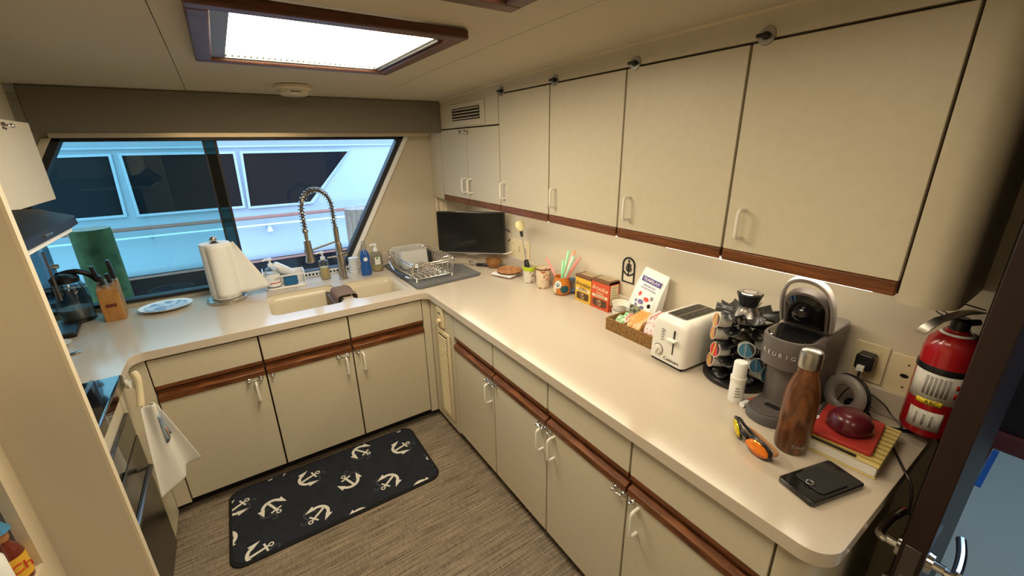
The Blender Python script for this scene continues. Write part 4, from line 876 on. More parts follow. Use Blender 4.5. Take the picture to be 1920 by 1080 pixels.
LM = PM @ Matrix.Translation((0, -.0235, .0)) @ Matrix.Rotation(-.085, 4, 'X')
def lab(name, m, x0, z0, x1, z1, off=.0):
    q = B(); q.M = LM; q.box(x0, -.0030-off, z0, x1, -.0018-off, z1); return q.obj(name, m, bg_)
lab('label', 'white', -.046, .004, .046, .150); lab('label_band', 'purple', -.046, .124, .046, .146, .001); lab('label_foot', 'purple', -.046, .004, .046, .012, .001)
def labtext(s, size, m, x, z):
    o = text(s, size, m, bg_, (0, 0, 0), (0, 0, 0)); o.matrix_local = LM @ Matrix.Translation((x, -.0052, z)) @ Matrix.Rotation(PI/2, 4, 'X'); return o
labtext('TEARELAX', .0165, 'white', 0, .135); labtext('SPECIALTEA', .011, 'inkpurple', 0, .112); labtext('LOOSE FLOWERS', .0095, 'inkpurple', 0, .100)
for x, z, w_, h_, m in ((-.028, .072, .014, .02, 'inkred'), (.008, .060, .026, .018, 'inkred'), (.030, .072, .016, .018, 'bandgrey'), (-.012, .042, .028, .02, 'inkpurple'), (.030, .040, .016, .018, 'black'), (-.035, .040, .012, .016, 'printblue'), (.004, .024, .02, .012, 'inkpurple'), (-.028, .024, .014, .012, 'inkpurple')):
    q = B(); q.M = LM @ Matrix.Translation((x, -.0030, z)) @ Matrix.Rotation(PI/2, 4, 'X'); q.lathe([(w_/2, 0), (w_/2, .0006)], n=12, sy=h_/w_); q.obj('label_picture', m, bg_)
wk = T('wire_loop', 'white cable looping behind the basket to the toaster', 'cable', 1.30, 1.06)
q = B(); q.tube(catmull([(.012, .055, .058), (-.02, .02, .075), (.0, -.05, .062), (.035, -.16, .068), (.06, -.26, .05)], 6), .0032, 8); q.obj('cord', 'whiteplastic', wk, smooth=True)
# ---- anchor decal on the wall
an = thing('anchor_plaque', 'black arched anchor emblem on the wall above the basket', 'sign', (XW-.0005, 1.156, .915), R90)
def ribbon(q, pts, w, y0=-.0025, y1=0, closed=False):
    n = len(pts); L_, R_ = [], []
    for i in range(n):
        a = Vector(pts[(i-1) % n if closed else max(i-1, 0)]); c = Vector(pts[(i+1) % n if closed else min(i+1, n-1)]); d = (c-a).normalized(); nn = Vector((-d.y, d.x)); p = Vector(pts[i]); L_.append(p+nn*w/2); R_.append(p-nn*w/2)
    rings = [[(l.x, y0, l.y), (r.x, y0, r.y), (r.x, y1, r.y), (l.x, y1, l.y)] for l, r in zip(L_, R_)]
    if closed: rings.append(rings[0])
    q.loft(rings, not closed, not closed)
q = B(); q.loft([[(x, yy_, z) for x, z in [(-.035, 0), (.035, 0)] + arc(0, .082, .035, 0, PI, 12)] for yy_ in (-.001, 0)]); q.obj('backing', 'wallpaint', an)
q = B(); ribbon(q, [(-.031, .004), (.031, .004)] + arc(0, .082, .031, 0, PI, 14), .0075, -.004, -.001, True); q.obj('border', 'black', an)
q = B(); ribbon(q, [(0, .036), (0, .098)], .0045, -.004, -.001); ribbon(q, [(-.013, .084), (.013, .084)], .004, -.004, -.001); ribbon(q, [(-.028, .050), (-.015, .040), (0, .034), (.015, .040), (.028, .050)], .006, -.004, -.001); ribbon(q, arc(0, .066, .013, 0, 2*PI, 18)[:-1], .003, -.004, -.001, True); ribbon(q, arc(0, .100, .0045, 0, 2*PI, 10)[:-1], .002, -.004, -.001, True)
for k in range(4): a = k*PI/4; ribbon(q, [(-.018*math.cos(a), .066-.018*math.sin(a)), (.018*math.cos(a), .066+.018*math.sin(a))], .0018, -.004, -.001)
q.obj('anchor_emblem', 'black', an)
# ---- toaster
to = T('toaster', 'white two-slot toaster with lever and dial facing the room', 'toaster', 1.122, 0.826, R90-.07)
mat('toasterwhite', (.78, .76, .71), .3)
tw_, td, thh = .140, .235, .168
q = B(); q.loft([[(x, y, .012) for x, y in rrect(0, 0, tw_, td, .018)], [(x, y, .10) for x, y in rrect(.001, .002, tw_-.001, td-.002, .018)], [(x, y, thh-.022) for x, y in rrect(.004, .006, tw_-.004, td-.006, .018)], [(x, y, thh-.006) for x, y in rrect(.012, .014, tw_-.012, td-.014, .018)], [(x, y, thh) for x, y in rrect(.022, .024, tw_-.022, td-.024, .015)]]); q.obj('housing', 'toasterwhite', to, smooth=True)
q = B(); q.box(.008, .008, 0, tw_-.008, td-.008, .012); q.obj('foot_base', 'blackmatte', to)
q = B(); q.prism(rrect(.030, .034, tw_-.030, td-.034, .012), thh-.0005, thh+.001); tp = q.obj('top_plate', 'brushed', to)
for x0 in (.036, .074):
    q = B(); q.box(x0, .044, thh+.0008, x0+.030, td-.044, thh+.0016); sl_ = q.obj('slot', 'black', tp)
    for k in range(4): q = B(); q.box(x0+.011, .062+k*.032, thh+.0016, x0+.019, .0635+k*.032, thh+.0022); q.obj('wire_guide', 'steel', sl_)
q = B(); q.box(.095, -.0012, .050, .098, .004, .135); q.obj('lever_slot', 'black', to)
q = B(); q.box(.080, -.020, .102, .114, -.001, .108); q.obj('lever', 'toasterwhite', to, bevel=.002)
q = B(); q.lathe([(.017, 0), (.017, .006), (.014, .010)], n=24); q.box(-.003, -.013, .010, .003, .013, .016); o = q.obj('dial', 'toasterwhite', to, smooth=True); o.location = (.040, .001, .048); o.rotation_euler = (PI/2, .4, 0)
q = B(); q.lathe([(.021, 0), (.0205, .0008)], n=24); o = q.obj('dial_ring', 'warmgreylight', to); o.location = (.040, .0012, .048); o.rotation_euler = (PI/2, 0, 0)
for k in range(5): q = B(); q.box(.046, -.0006, .088+k*.009, .058-.002*(k % 2), .003, .0905+k*.009); q.obj('marking', 'bandgrey', to)
text('Cuisinart', .0165, 'black', to, (.094, -.0006, .026), (PI/2, 0, 0))
# ---- pod carousel
CX, CY = 1.238, .576
cz_ = T('pod_carousel', 'black rotating coffee pod carousel between toaster and coffee maker', 'carousel', CX, CY)
q = B(); q.lathe([(.094, 0), (.098, .004), (.098, .012), (.090, .018), (.04, .022), (.02, .026)], n=40); q.obj('base', 'black', cz_, smooth=True)
q = B(); q.lathe([(.016, .02), (.016, .25)], n=20); q.obj('column', 'black', cz_, smooth=True)
for k, z in enumerate((.055, .105, .155, .205)):
    q = B(); q.lathe([(.034, z-.012), (.030, z), (.018, z+.020)], n=24); q.obj('hub', 'black' if k < 2 else 'darksteel', cz_, smooth=True)
q = B(); q.lathe([(.045, .218), (.030, .232), (.022, .250), (.024, .262)], n=28); q.obj('top_cone', 'darksteel', cz_, smooth=True)
q = B(); q.lathe([(.024, .246), (.034, .280), (.036, .284), (.030, .288), (.02, .289)], n=32); kn = q.obj('knob', 'black', cz_, smooth=True); q = B(); q.lathe([(.034, .2845), (.030, .2885), (.022, .2888)], n=32, cap0=False, cap1=False); q.obj('knob_ring', 'chrome', kn, smooth=True); q = B(); q.lathe([(.0215, .2889), (.002, .2895)], n=24); q.obj('knob_badge', 'warmgreylight', kn, smooth=True)
# open holders radiating from the top tier and lower arms
mat('holdergrey', (.035, .035, .036), .25)
for tier, z in enumerate((.228, .180, .130, .080, .035)):
    for k in range(7):
        a = 2*PI*k/7 + (.22 if tier % 2 else .0) + .3
        q = B(); q.M = Matrix.Rotation(a, 4, 'Z') @ Matrix.Translation((.026, 0, z)) @ Matrix.Rotation(-.16, 4, 'Y')
        q.loft([[(x, .022*s_*math.sin(t), -.020*s_*math.cos(t)) for t in [-1.5+i*.43 for i in range(8)]] for x, s_ in ((0, .62), (.014, .80), (.058, 1.12))], closed=False)
        q.obj('pod_holder', 'holdergrey' if tier == 0 else 'black', cz_, smooth=True, solid=.002)
mat('podwhite', (.70, .68, .63), .4); mat('podred', (.60, .05, .06), .4); mat('podlime', (.45, .52, .08), .4); mat('podblue', (.06, .20, .33), .4); mat('poddark', (.05, .05, .05), .4); mat('podtan', (.55, .22, .12), .4)
def pod(label, ang, z, m, r=.040, tilt=-.18):
    t = thing('coffee_pod', label, 'coffee pod', (CX, CY, Z+z), ang, 'pods in the black carousel')
    Mx = Matrix.Translation((r, 0, 0)) @ Matrix.Rotation(tilt, 4, 'Y') @ Matrix.Rotation(PI/2, 4, 'Y')
    q = B(); q.M = Mx; q.lathe([(.0165, 0), (.018, .003), (.0205, .040), (.0235, .041), (.0235, .0425)], n=24); q.obj('cup', 'podwhite', t, smooth=True)
    q = B(); q.M = Mx; q.lathe([(.0212, .0426), (.0212, .0431)], n=24); l_ = q.obj('lid', m, t)
    q = B(); q.M = Mx; q.hexa([(-.0200, -.006, .0431), (.0200, -.006, .0431), (.0210, -.001, .0431), (-.0210, -.001, .0431), (-.0200, -.006, .0434), (.0200, -.006, .0434), (.0210, -.001, .0434), (-.0210, -.001, .0434)]); q.obj('lid_stripe', 'podlime' if m != 'podblue' else 'printblue', l_)
    q = B(); q.M = Mx; pts_ = [(-.0208*math.sin(a), .0208*math.cos(a)) for a in [-.9+i*.18 for i in range(11)]]; pts_ = [(.0208*math.cos(a), .0208*math.sin(a)) for a in [1.0+i*.23 for i in range(10)]]; q.prism(pts_, .0432, .0435); q.obj('lid_print', 'poddark', l_)
    return t
pod('red and green lidded pod at the upper left of the carousel', 2.50, .190, 'podtan', .046); pod('tan-lidded pod just below the upper left pod', 2.42, .146, 'podtan', .046); pod('bright red lidded pod at the left of the carousel', 2.70, .098, 'podred', .046); pod('half-hidden tan-lidded pod at the lower left of the carousel', 2.48, .054, 'podtan', .046)
pod('blue-lidded pod facing the room at mid height', 3.75, .132, 'podblue', .050); pod('blue-lidded pod low beside the spray bottle', 4.15, .082, 'podblue', .048); pod('pod turned toward the coffee machine at mid height', 4.70, .135, 'podblue', .046); pod('lowest blue-lidded pod beside the coffee machine', 4.62, .044, 'podblue', .046)
# ---- spray bottle and lip balm
sb = T('spray_bottle', 'small white spray bottle before the pod carousel', 'bottle', 1.112, .508)
q = B(); q.lathe([(.019, 0), (.020, .003), (.020, .068), (.019, .072)], n=24); q.obj('body', 'white', sb, smooth=True); q = B(); q.lathe([(.0215, .066), (.0215, .078), (.019, .080)], n=24); q.obj('collar', 'whiteplastic', sb, smooth=True); q = B(); q.lathe([(.0185, .080), (.018, .122), (.016, .125)], n=24); q.obj('cap', 'white', sb, smooth=True)
q = B()
for k in range(4): q.box(-.008, -.0206, .02+k*.009, .008-.002*k, -.0196, .023+k*.009)
o = q.obj('label_lines', 'warmgreylight', sb); o.rotation_euler = (0, 0, -.9)
lb = T('lip_balm', 'white and orange lip balm stick lying by the coffee maker base', 'lip balm', 1.092, .478, -.15)
q = B(); q.cyl((0, 0, .008), (.026, 0, .008), .008, None, 16); q.obj('cap', 'white', lb, smooth=True); q = B(); q.cyl((.0265, 0, .008), (.06, 0, .008), .0078, None, 16); q.obj('tube', 'boxred', lb, smooth=True)
# ---- coffee machine
ke = T('pod_coffee_machine', 'taupe single-serve coffee machine with its lid raised', 'coffee machine', 1.215, .412, R90)   # local -y faces room
def dshape(w, y0, y1, n=12):  # rounded front (towards -y)
    r = w/2; return [(r, y1), (-r, y1)] + [(-r*math.cos(PI*i/n), y0+r*.85-r*.85*math.sin(PI*i/n)) for i in range(n+1)]
q = B(); q.loft([[(x, y, 0) for x, y in dshape(.112, -.160, .13)], [(x, y, .018) for x, y in dshape(.112, -.160, .13)], [(x, y, .026) for x, y in dshape(.104, -.155, .13)]]); q.obj('base', 'grey', ke, smooth=True)
q = B(); q.prism(dshape(.086, -.145, -.045), .0262, .0285); dt = q.obj('drip_tray', 'warmgrey', ke, bevel=.001); q = B(); q.prism(rrect(-.02, -.105, .02, -.085, .008), .0286, .0292); q.obj('drip_slot', 'black', dt)
q = B(); q.loft([[(x, y, .026) for x, y in dshape(.108, -.075, .13)], [(x, y, .165) for x, y in dshape(.110, -.085, .13)]]); q.obj('column', 'warmgrey', ke, smooth=True)
q = B(); q.loft([[(x, y, .150) for x, y in dshape(.116, -.118, -.02)], [(x, y, .156) for x, y in dshape(.120, -.125, -.02)], [(x, y, .232) for x, y in dshape(.122, -.128, -.02)], [(x, y, .236) for x, y in dshape(.118, -.126, -.02)]]); q.obj('brew_head', 'warmgrey', ke, smooth=True)
q = B(); q.loft([[(x, y, .2362) for x, y in dshape(.108, -.120, -.01)], [(x, y, .2385) for x, y in dshape(.104, -.117, -.01)]]); q.obj('brew_opening', 'blackgloss', ke, smooth=True)
q = B(); q.box(-.060, -.02, .16, .060, .135, .232); q.obj('reservoir', 'warmgrey', ke, bevel=.008); q = B(); q.loft([[(x, y, .233) for x, y in rrect(-.060, .0, .060, .145, .02)], [(x, y, .242) for x, y in rrect(-.060, .0, .060, .145, .02)]]); q.obj('reservoir_lid', 'warmgreylight', ke, bevel=.003)
HM = Matrix.Translation((0, -.005, .240)) @ Matrix.Rotation(-1.22, 4, 'X')     # raised lid, tilted back
q = B(); q.M = HM; q.loft([[(x, y, .0) for x, y in dshape(.104, -.112, -.0)], [(x, y, .022) for x, y in dshape(.106, -.114, -.0)], [(x, y, .034) for x, y in dshape(.088, -.10, -.01)]]); q.obj('lid', 'warmgrey', ke, smooth=True)
q = B(); q.M = HM; q.loft([[(x, y, -.0015) for x, y in dshape(.092, -.105, -.006)], [(x, y, -.012) for x, y in dshape(.072, -.092, -.016)]]); q.lathe([(.020, -.012), (.018, -.030), (.010, -.034)], (0, -.058, 0), 20); q.obj('lid_inner', 'blackgloss', ke, smooth=True)
q = B(); q.M = HM; rr = [(-.062, .0), (-.064, -.05), (-.060, -.095), (-.045, -.132), (-.018, -.150), (.018, -.150), (.045, -.132), (.060, -.095), (.064, -.05), (.062, .0)]
sm = catmull([(x, y, .010) for x, y in rr], 4); q.loft([[(p.x*1.0, p.y, .000), (p.x*1.0, p.y, .020), (p.x*.88, p.y*.93, .020), (p.x*.88, p.y*.93, .000)] for p in sm]); q.obj('lid_handle', 'warmgreylight', ke, bevel=.003)
mat('letterwhite', (.62, .60, .57), .3)
for i, ch in enumerate('KEURIG'):
    a = (-.62+i*.235); r_ = .061; text(ch, .0155, 'letterwhite', ke, ((r_+.0012)*math.sin(a), -.075-(r_*.87+.0012)*math.cos(a), .195), (PI/2, 0, a*.95))
# ---- wooden bottle
wbo = T('water_bottle', 'wood-grain insulated bottle with a steel cap before the coffee machine', 'bottle', 1.026, .322)
mat('bottlewood', (.19, .066, .020), .32, wood=(6, (.065, .022, .008), 2.5), stretch=(5, 5, 1), coat=.3)
q = B(); q.lathe([(.028, 0), (.034, .004), (.036, .012), (.036, .130), (.034, .160), (.027, .190), (.0215, .205), (.020, .225)], n=36); q.obj('body', 'bottlewood', wbo, smooth=True)
q = B(); q.lathe([(.0225, .224), (.0230, .228), (.0230, .256), (.0205, .264), (.014, .268)], n=32); q.obj('cap', 'steel', wbo, smooth=True)
text("S'well", .012, 'bandgrey', wbo, (.0368*math.sin(-.85)*1.0, -.0368*math.cos(-.85), .028), (PI/2, 0, -.85))
# ---- sunglasses
su = T('sunglasses', 'black wraparound sunglasses with orange mirrored lenses', 'sunglasses', .957, .381, -2.06)
mat('lensorange', (.90, .24, .02), .12, metal=.4); mat('lensyellow', (.80, .62, .03), .08, metal=.6)
def lens_strip(u0, u1, zt0, zb0, off, name, m, par, inset):
    q = B(); rr = []
    for i in range(11):
        u = u0+(u1-u0)*i/10; x = u*.071; y = -.022*(1-abs(u)**2.2) - off; e = math.sin(PI*min(max((i+.6)/11.2, 0), 1))**.5
        rr.append([(x, y, .020+(zt0-.020)*e - inset*.5), (x, y-.001, .020), (x, y+.004, .020+(zb0-.020)*e + inset*.5)])
    q.loft(rr, closed=False); return q.obj(name, m, par, smooth=True, solid=.003 if not inset else .002)
for s_, m in ((-1, 'lensyellow'), (1, 'lensorange')):
    a_, b_ = (.10, 1.0) if s_ > 0 else (-1.0, -.10)
    fr_ = lens_strip(a_, b_, .051, -.001, 0, 'frame', 'black', su, 0)
    lens_strip(a_+.07, b_-.07, .050, -.001, .0034, 'lens', m, fr_, .010)
q = B(); q.tube([(-.012, -.021, .034), (0, -.024, .036), (.012, -.021, .034)], .006, 8); q.obj('bridge', 'black', su, smooth=True)
for s_ in (-1, 1):
    q = B(); q.tube(catmull([(s_*.070, -.001, .028), (s_*.068, .012, .027), (s_*.045, .016+.006*s_, .024), (-s_*.02, .018+.006*s_, .018), (-s_*.055, .020+.006*s_, .008)], 5), .0038, 8); q.obj('temple', 'black' if s_ < 0 else 'woodcap', su, smooth=True)
# ---- planner, notebook, mouse
bo = T('planner', 'thick planner with a yellow striped cover under the red notebook', 'book', 1.058, .302, -1.51)   # local x -> -y
mat('pages', (.80, .78, .74), .8); mat('coveryellow', (.72, .58, .22), .6); mat('stripe', (.42, .30, .06), .6); mat('notered', (.50, .040, .03), .5); mat('maroon', (.115, .012, .020), .3, coat=.3)
q = B(); q.box(0, 0, .003, .135, .195, .029); q.obj('pages', 'pages', bo, bevel=.002); q = B(); q.box(-.002, -.002, .0295, .137, .197, .032); cv = q.obj('cover', 'coveryellow', bo, bevel=.001); q = B(); q.box(-.002, -.002, 0, .137, .197, .0028); q.obj('back_cover', 'coveryellow', bo, bevel=.001)
for k in range(9): q = B(); q.box(-.0015, .012+k*.021, .0321, .1365, .017+k*.021, .0326); q.obj('cover_stripe', 'stripe', cv)
q = B(); q.box(.005, -.002, .0328, .095, .006, .036); q.obj('elastic_pen', 'black', bo, bevel=.001)
nb_ = T('notebook', 'red notebook lying on the striped planner', 'notebook', 1.074, .308, -1.45, .0332)
q = B(); q.prism(rrect(0, 0, .122, .160, .008), 0, .0095); q.obj('cover', 'notered', nb_, bevel=.002); q = B(); q.box(-.006, .06, .002, .004, .078, .0105); q.obj('page_tab', 'white', nb_)
for k in range(5): q = B(); q.tube([(-.003, .085+k*.014, .001), (-.006, .085+k*.014, .006), (.002, .085+k*.014, .0105)], .0014, 6); q.obj('ring', 'black', nb_)
mu = T('computer_mouse', 'dark maroon rounded computer mouse on the red notebook', 'mouse', 1.150, .252, -.50, .0430)
q = B(); n = 28
def mring(s_, z): return [(s_*.044*math.copysign(abs(math.cos(t))**.8, math.cos(t)), s_*.042*math.copysign(abs(math.sin(t))**.8, math.sin(t)), z) for t in [2*PI*i/n for i in range(n)]]
q.loft([mring(.86, 0), mring(.97, .004), mring(1.0, .014), mring(.95, .029), mring(.78, .042), mring(.48, .049), mring(.15, .051)]); q.obj('shell', 'maroon', mu, smooth=True)
q = B(); q.loft([mring(.975, .0045), mring(.99, .0065)], False, False); q.obj('base_seam', 'black', mu)
# ---- wallet
wa = T('phone_case', 'glossy black phone wallet case with a card pocket near the counter edge', 'phone case', .952, .228, -1.84)
mat('leather', (.012, .012, .013), .12, coat=.3)
q = B(); q.prism(rrect(-.040, -.078, .040, .078, .008), 0, .013); q.obj('case', 'leather', wa, bevel=.0025)
q = B(); q.prism([(-.030, -.036), (-.022, -.042), (.024, -.042), (.032, -.034), (.032, .034), (-.030, .034)], 0.0132, .0165); pk = q.obj('card_pocket', 'blackmatte', wa, bevel=.0015)
q = B(); q.tube([(.0+.007*math.cos(a), -.036+.007*math.sin(a), .0185) for a in [2*PI*k/16 for k in range(16)]], .0013, 6, True); q.obj('snap_ring', 'chrome', pk, smooth=True)
# ---- charging ring
cr = T('charging_ring', 'grey ring-shaped charging stand leaning behind the notebook', 'charger', 1.276, .308, -.35, .004)
q = B(); q.M = Matrix.Translation((0, 0, .057)) @ Matrix.Rotation(-PI/2+.15, 4, 'Y'); ring_ = []
q.loft([[( (.041+.0155*math.cos(b_))*math.cos(a), (.041+.0155*math.cos(b_))*math.sin(a), .010*math.sin(b_)) for b_ in [2*PI*k/12 for k in range(12)]] for a in [2*PI*k/40 for k in range(41)]], False, False); q.obj('ring', 'warmgreylight', cr, smooth=True)
q = B(); q.M = Matrix.Translation((.006, 0, .057)) @ Matrix.Rotation(-PI/2+.15, 4, 'Y'); q.tube([(.0535*math.cos(a), .0535*math.sin(a), -.007) for a in [2*PI*k/40 for k in range(40)]], .004, 8, True); q.obj('back_rim', 'black', cr, smooth=True)
# ---- outlets and charger
def plate(label, y1, y2, z0, z1, kind):
    t = thing('outlet_plate', label, 'outlet', (XW-.0003, y1, z0), R90, 'wall outlet plates'); w = y1-y2; h = z1-z0
    q = B(); q.box(0, -.005, 0, w, 0, h); q.obj('plate', 'ivory', t, bevel=.002)
    if kind == 'triple':
        for k in range(3):
            cx = w*(k+.5)/3; q = B(); q.box(cx-.014, -.0065, .022, cx+.014, -.0048, h-.022); rc = q.obj('insert', 'ivory', t, bevel=.001)
            for zz in (.045, .055, .068) if k else (.030, .082): q = B(); q.box(cx-.004, -.0072, zz, cx+.004, -.0064, zz+.005); q.obj('slot', 'black', rc)
        q = B(); q.tube(catmull([(.028, -.006, .030), (.028, -.03, .028), (.01, -.05, .02), (-.03, -.05, .012)], 5), .0035, 8); q.obj('plug_cord', 'whiteplastic', t, smooth=True)
    elif kind == 'charger':
        q = B(); q.prism(rrect(w*.5-.020, -.0068, w*.5+.020, -.0049, .0005), .018, h-.018); q.obj('receptacle', 'ivory', t)
        q = B(); q.M = Matrix.Translation((w*.5-.002, -.0049, h*.56)) @ Matrix.Rotation(PI/2, 4, 'X'); q.prism(rrect(-.020, -.022, .020, .024, .008), 0, .034); ad = q.obj('adapter', 'black', t, bevel=.003)
        q = B(); q.box(w*.5-.012, -.052, h*.56-.022, w*.5+.004, -.0395, h*.56-.006); q.obj('usb_plug', 'white', ad, bevel=.001)
    else:
        q = B(); q.lathe([(.009, 0), (.0085, .0015)], n=18, sy=.6); o = q.obj('socket', 'black', t); o.location = (w*.46, -.0051, h*.5); o.rotation_euler = (PI/2, 0, 0)
        for zz in (.024, h-.024): q = B(); q.lathe([(.003, 0), (.0025, .0012)], n=10); o = q.obj('screw', 'nickel', t); o.location = (w*.5, -.0049, zz); o.rotation_euler = (PI/2, 0, 0)
    return t
plate('triple ivory outlet plate on the wall behind the dish brush', 2.072, 1.880, .852, .966, 'triple')
plate('ivory outlet plate with a black USB charger plugged in', .338, .263, .856, .968, 'charger')
plate('ivory wall plate with one round socket beside the fire extinguisher', .258, .183, .850, .962, 'socket')
def cable(label, pts, r, m='black'):
    p0 = Vector(pts[0]); t = thing('cable', label, 'cable', p0); q = B(); q.tube(catmull([Vector(p)-p0 for p in pts], 7), r, 8); q.obj('cord', m, t, smooth=True); return t
cable('charging cable hanging from the black USB charger', [(1.325, .302, .90), (1.318, .298, .87), (1.322, .283, .83), (1.318, .262, .80), (1.300, .24, .786), (1.24, .19, .785), (1.16, .146, .786), (1.13, .115, .76), (1.12, .105, .70)], .0028)
cable('thick black cable running off the counter end below the extinguisher', [(1.29, .262, .788), (1.30, .235, .790), (1.30, .21, .786), (1.335, .165, .785), (1.352, .140, .786), (1.355, .118, .77), (1.355, .110, .70)], .0045)
cable('thin black cable along the backsplash behind the charging ring', [(1.300, .33, .785), (1.345, .32, .83), (1.352, .28, .835), (1.350, .24, .82), (1.348, .22, .80), (1.330, .19, .786), (1.29, .215, .785)], .0018)
tg = T('cable_tangle', 'tangle of black cords and clips behind the red notebook', 'cables', 1.305, .275)
q = B()
for k in range(9):
    a = k*.7; pts_ = [(.028*math.cos(a+j*1.25)*(1-.08*j)+.004*k-.012, .040*math.sin(a+j*1.1)*.6+.010, .006+.006*(k % 5)+.008*math.sin(j+k)**2) for j in range(6)]
    q.tube(catmull(pts_, 5), .0032, 7)
q.obj('cords', 'black', tg, smooth=True, kind='stuff')
q = B(); q.box(-.012, -.008, .030, .012, .012, .052); q.box(.006, .0, .045, .026, .014, .070); q.obj('clips', 'blackgloss', tg, bevel=.004)
q = B(); q.box(-.045, -.032, .004, -.022, -.022, .012); q.obj('connector', 'steel', tg, bevel=.001)
# ---- fire extinguisher
fe = thing('fire_extinguisher', 'red fire extinguisher with paper labels strapped to the wall', 'fire extinguisher', (1.318, .152, .812))
mat('firered', (.34, .009, .013), .22, coat=.4); mat('paperlabel', (.70, .68, .63), .6, noise=(160, (.52, .50, .46), .4, .6), stretch=(4, 4, .3)); mat('yellowlabel', (.75, .58, .03), .5)
q = B(); q.lathe([(.040, 0), (.046, .004), (.048, .015), (.048, .215), (.044, .240), (.030, .258), (.020, .264), (.020, .270)], n=36); q.obj('cylinder', 'firered', fe, smooth=True)
def wrap(name, m, a0, a1, z0, z1, r=.0486):
    q = B(); q.loft([[(r*math.cos(a), r*math.sin(a), z0), (r*math.cos(a), r*math.sin(a), z1)] for a in [a0+(a1-a0)*i/16 for i in range(17)]], closed=False); return q.obj(name, m, fe, smooth=True, solid=.0004)
FA = math.atan2(-.152, -1.318)   # towards the camera
l1 = wrap('upper_label', 'paperlabel', FA-1.15, FA+1.1, .095, .172); l2 = wrap('lower_label', 'paperlabel', FA-.75, FA+.55, .022, .072); wrap('yellow_band', 'yellowlabel', FA-.62, FA+.35, .088, .101, .0491)
wrap('red_square', 'labelred', FA+.62, FA+.85, .115, .128, .0491); wrap('red_square', 'labelred', FA+.62, FA+.85, .138, .150, .0491)
for k in range(6): wrap('text_column', 'bandgrey', FA-.50+k*.16, FA-.40+k*.16, .112, .160, .0490)
for k in range(3): wrap('text_column', 'bandgrey', FA-.45+k*.28, FA-.36+k*.28, .032, .062, .0490)
for i, ch in enumerate('ABC'):
    a = FA-.20+i*.16; text(ch, .012, 'black', fe, (.0496*math.cos(a), .0496*math.sin(a), .0945), (PI/2, 0, a+PI/2))
q = B(); q.lathe([(.0495, .168), (.0500, .170), (.0500, .181), (.0495, .183)], n=36); q.obj('strap', 'black', fe, smooth=True)
q = B(); q.lathe([(.0300, .2585), (.0255, .2625), (.0245, .2615)], n=28, cap0=False, cap1=False); q.obj('neck_ring', 'white', fe, smooth=True)
q = B(); q.lathe([(.017, .266), (.017, .292), (.012, .298)], n=20); q.cyl((0, 0, .285), (.02, -.025, .290), .009, .007, 12); q.obj('valve', 'black', fe, smooth=True)
q = B(); q.loft([[(x, y-.010, z), (x+.004, y+.010, z+.001), (x+.004, y+.010, z+.004), (x, y-.010, z+.003)] for x, y, z in ((.02, -.02, .312), (-.01, .0, .310), (-.04, .03, .290), (-.055, .045, .268), (-.058, .05, .256))]); q.obj('carry_handle', 'steel', fe, bevel=.001)
q = B(); q.loft([[(x, y-.008, z), (x+.004, y+.008, z), (x+.004, y+.008, z+.003), (x, y-.008, z+.003)] for x, y, z in ((.02, -.02, .318), (-.01, .005, .330), (-.035, .03, .335))]); q.obj('squeeze_lever', 'brushed', fe, bevel=.001)
q = B(); q.tube([(-.012+.013*math.cos(a), .032+.012*math.sin(a), .302+.004*math.sin(a)) for a in [2*PI*k/18 for k in range(18)]], .0013, 6, True); q.obj('pull_pin', 'darksteel', fe, smooth=True)
q = B(); q.box(.046, -.018, .02, .0615, .018, .25); q.obj('wall_bracket', 'steel', fe)
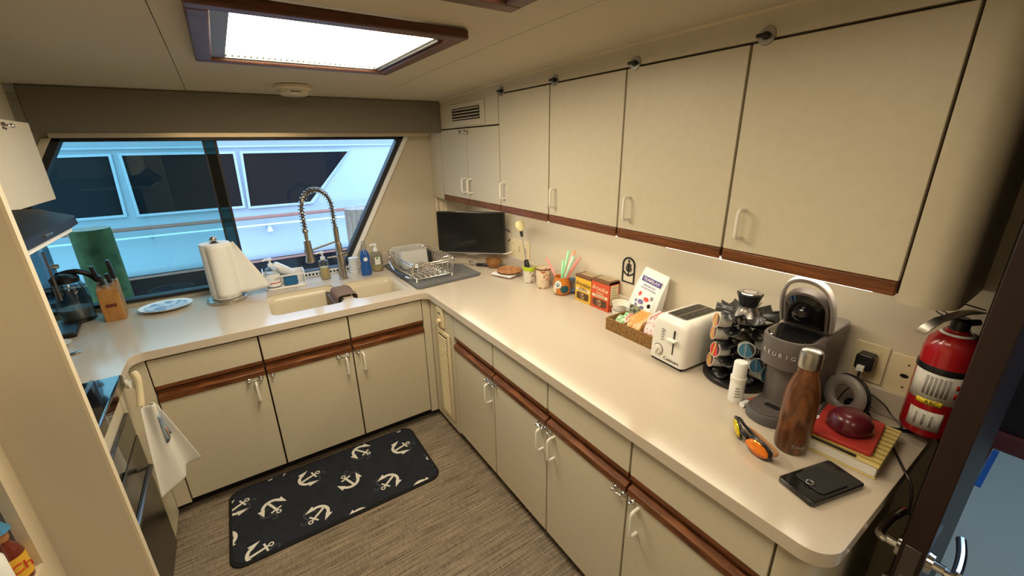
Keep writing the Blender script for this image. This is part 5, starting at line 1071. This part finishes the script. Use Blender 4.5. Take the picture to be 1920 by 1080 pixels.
# ---- rug
rg = thing('anchor_rug', 'navy kitchen rug with white anchors on the woven floor', 'rug', (.165, 1.75, 0), -.012)
mat('navyrug', (.009, .012, .019), .95, noise=(30, (.014, .018, .029), .35, .65), bump=(500, .5)); mat('rugblack', (.006, .006, .007), .9); mat('ropegrey', (.055, .060, .075), .95); mat('anchorwhite', (.70, .68, .62), .9)
q = B(); q.prism(rrect(-.43, -.225, .43, .225, .055, 6), .001, .009); q.obj('border', 'rugblack', rg, bevel=.003)
q = B(); q.prism(rrect(-.418, -.213, .418, .213, .048, 6), .009, .0105); q.obj('pile', 'navyrug', rg)
def anchor_outline(parent, cx, cy, ang, s_=1.0, rope=True):
    c_, sn = math.cos(ang), math.sin(ang)
    def tf(p): return (cx+(p[0]*c_-p[1]*sn)*s_, cy+(p[0]*sn+p[1]*c_)*s_)
    def flat(q, poly, z0, z1):
        q.loft([[(*tf(p), z0) for p in poly], [(*tf(p), z1) for p in poly]])
    def clip(q):
        for co_, no in (((.417, 0, 0), (1, 0, 0)), ((-.417, 0, 0), (-1, 0, 0)), ((0, .212, 0), (0, 1, 0)), ((0, -.212, 0), (0, -1, 0)), ((.395, .190, 0), (1, 1, 0)), ((-.395, .190, 0), (-1, 1, 0)), ((.395, -.190, 0), (1, -1, 0)), ((-.395, -.190, 0), (-1, -1, 0))):
            bmesh.ops.bisect_plane(q.bm, geom=q.bm.verts[:]+q.bm.edges[:]+q.bm.faces[:], plane_co=co_, plane_no=Vector(no).normalized(), clear_outer=True)
    zz = .0108
    q = B(); z0, z1 = .0106, .0114
    flat(q, [(-.0045, -.030), (.0045, -.030), (.0035, .024), (-.0035, .024)], z0, z1)            # shank
    flat(q, [(-.018, .015), (.018, .015), (.018, .021), (-.018, .021)], z0, z1+.0001)             # stock
    for sg_ in (-1, 1):
        pts_ = [(sg_*(.036*math.sin(t)), -.004-.036*math.cos(t)) for t in [i*PI*.42/6 for i in range(7)]]; inn = [(sg_*(.026*math.sin(t)), -.003-.026*math.cos(t)) for t in [i*PI*.40/6 for i in range(7)]]
        for i in range(6): flat(q, [pts_[i], pts_[i+1], inn[i+1], inn[i]], z0, z1)
        flat(q, [(sg_*.022, -.014), (sg_*.042, -.022), (sg_*.040, .014)], z0, z1+.0001)           # fluke
    n_ = 14; ro = [(.0085*math.cos(2*PI*i/n_), .033+.0085*math.sin(2*PI*i/n_)) for i in range(n_)]; ri = [(.0045*math.cos(2*PI*i/n_), .033+.0045*math.sin(2*PI*i/n_)) for i in range(n_)]
    for i in range(n_): flat(q, [ro[i], ro[(i+1) % n_], ri[(i+1) % n_], ri[i]], z0, z1)
    clip(q); 
    if len(q.bm.faces): q.obj('anchor_print', 'anchorwhite', parent)
    else: q.bm.free()
    if rope:
        q = B(); arcp = [(.026+.020*math.cos(t), .006+.020*math.sin(t)) for t in [-2.4+i*.35 for i in range(14)]]; arcp += [(.012, .045), (.020, .052), (.028, .048), (.026, .042)]
        for i in range(len(arcp)-1):
            a_, b_ = Vector(arcp[i]), Vector(arcp[i+1]); d_ = (b_-a_); 
            if d_.length < 1e-5: continue
            n2 = Vector((-d_.y, d_.x)).normalized()*.0022; flat(q, [a_+n2, a_-n2, b_-n2, b_+n2], .0105, .0109)
        clip(q)
        if len(q.bm.faces): q.obj('rope_print', 'ropegrey', parent)
        else: q.bm.free()
for ax, ay, an_ in ((-.164, 1.559, -1.3), (-.100, 1.768, -2.68), (.060, 1.867, -1.22), (.056, 1.617, -3.99), (.212, 1.739, .40), (.316, 1.909, -2.48), (.496, 1.826, -1.3), (.367, 1.628, -4.04), (-.232, 1.862, -1.06), (-.285, 1.690, 1.9), (.618, 1.650, 1.1), (.492, 1.503, -2.6), (.205, 1.500, -3.9), (-.069, 1.995, 2.4), (.555, 1.990, 2.4)):
    anchor_outline(rg, ax-.165, ay-1.75, an_, 1.26)
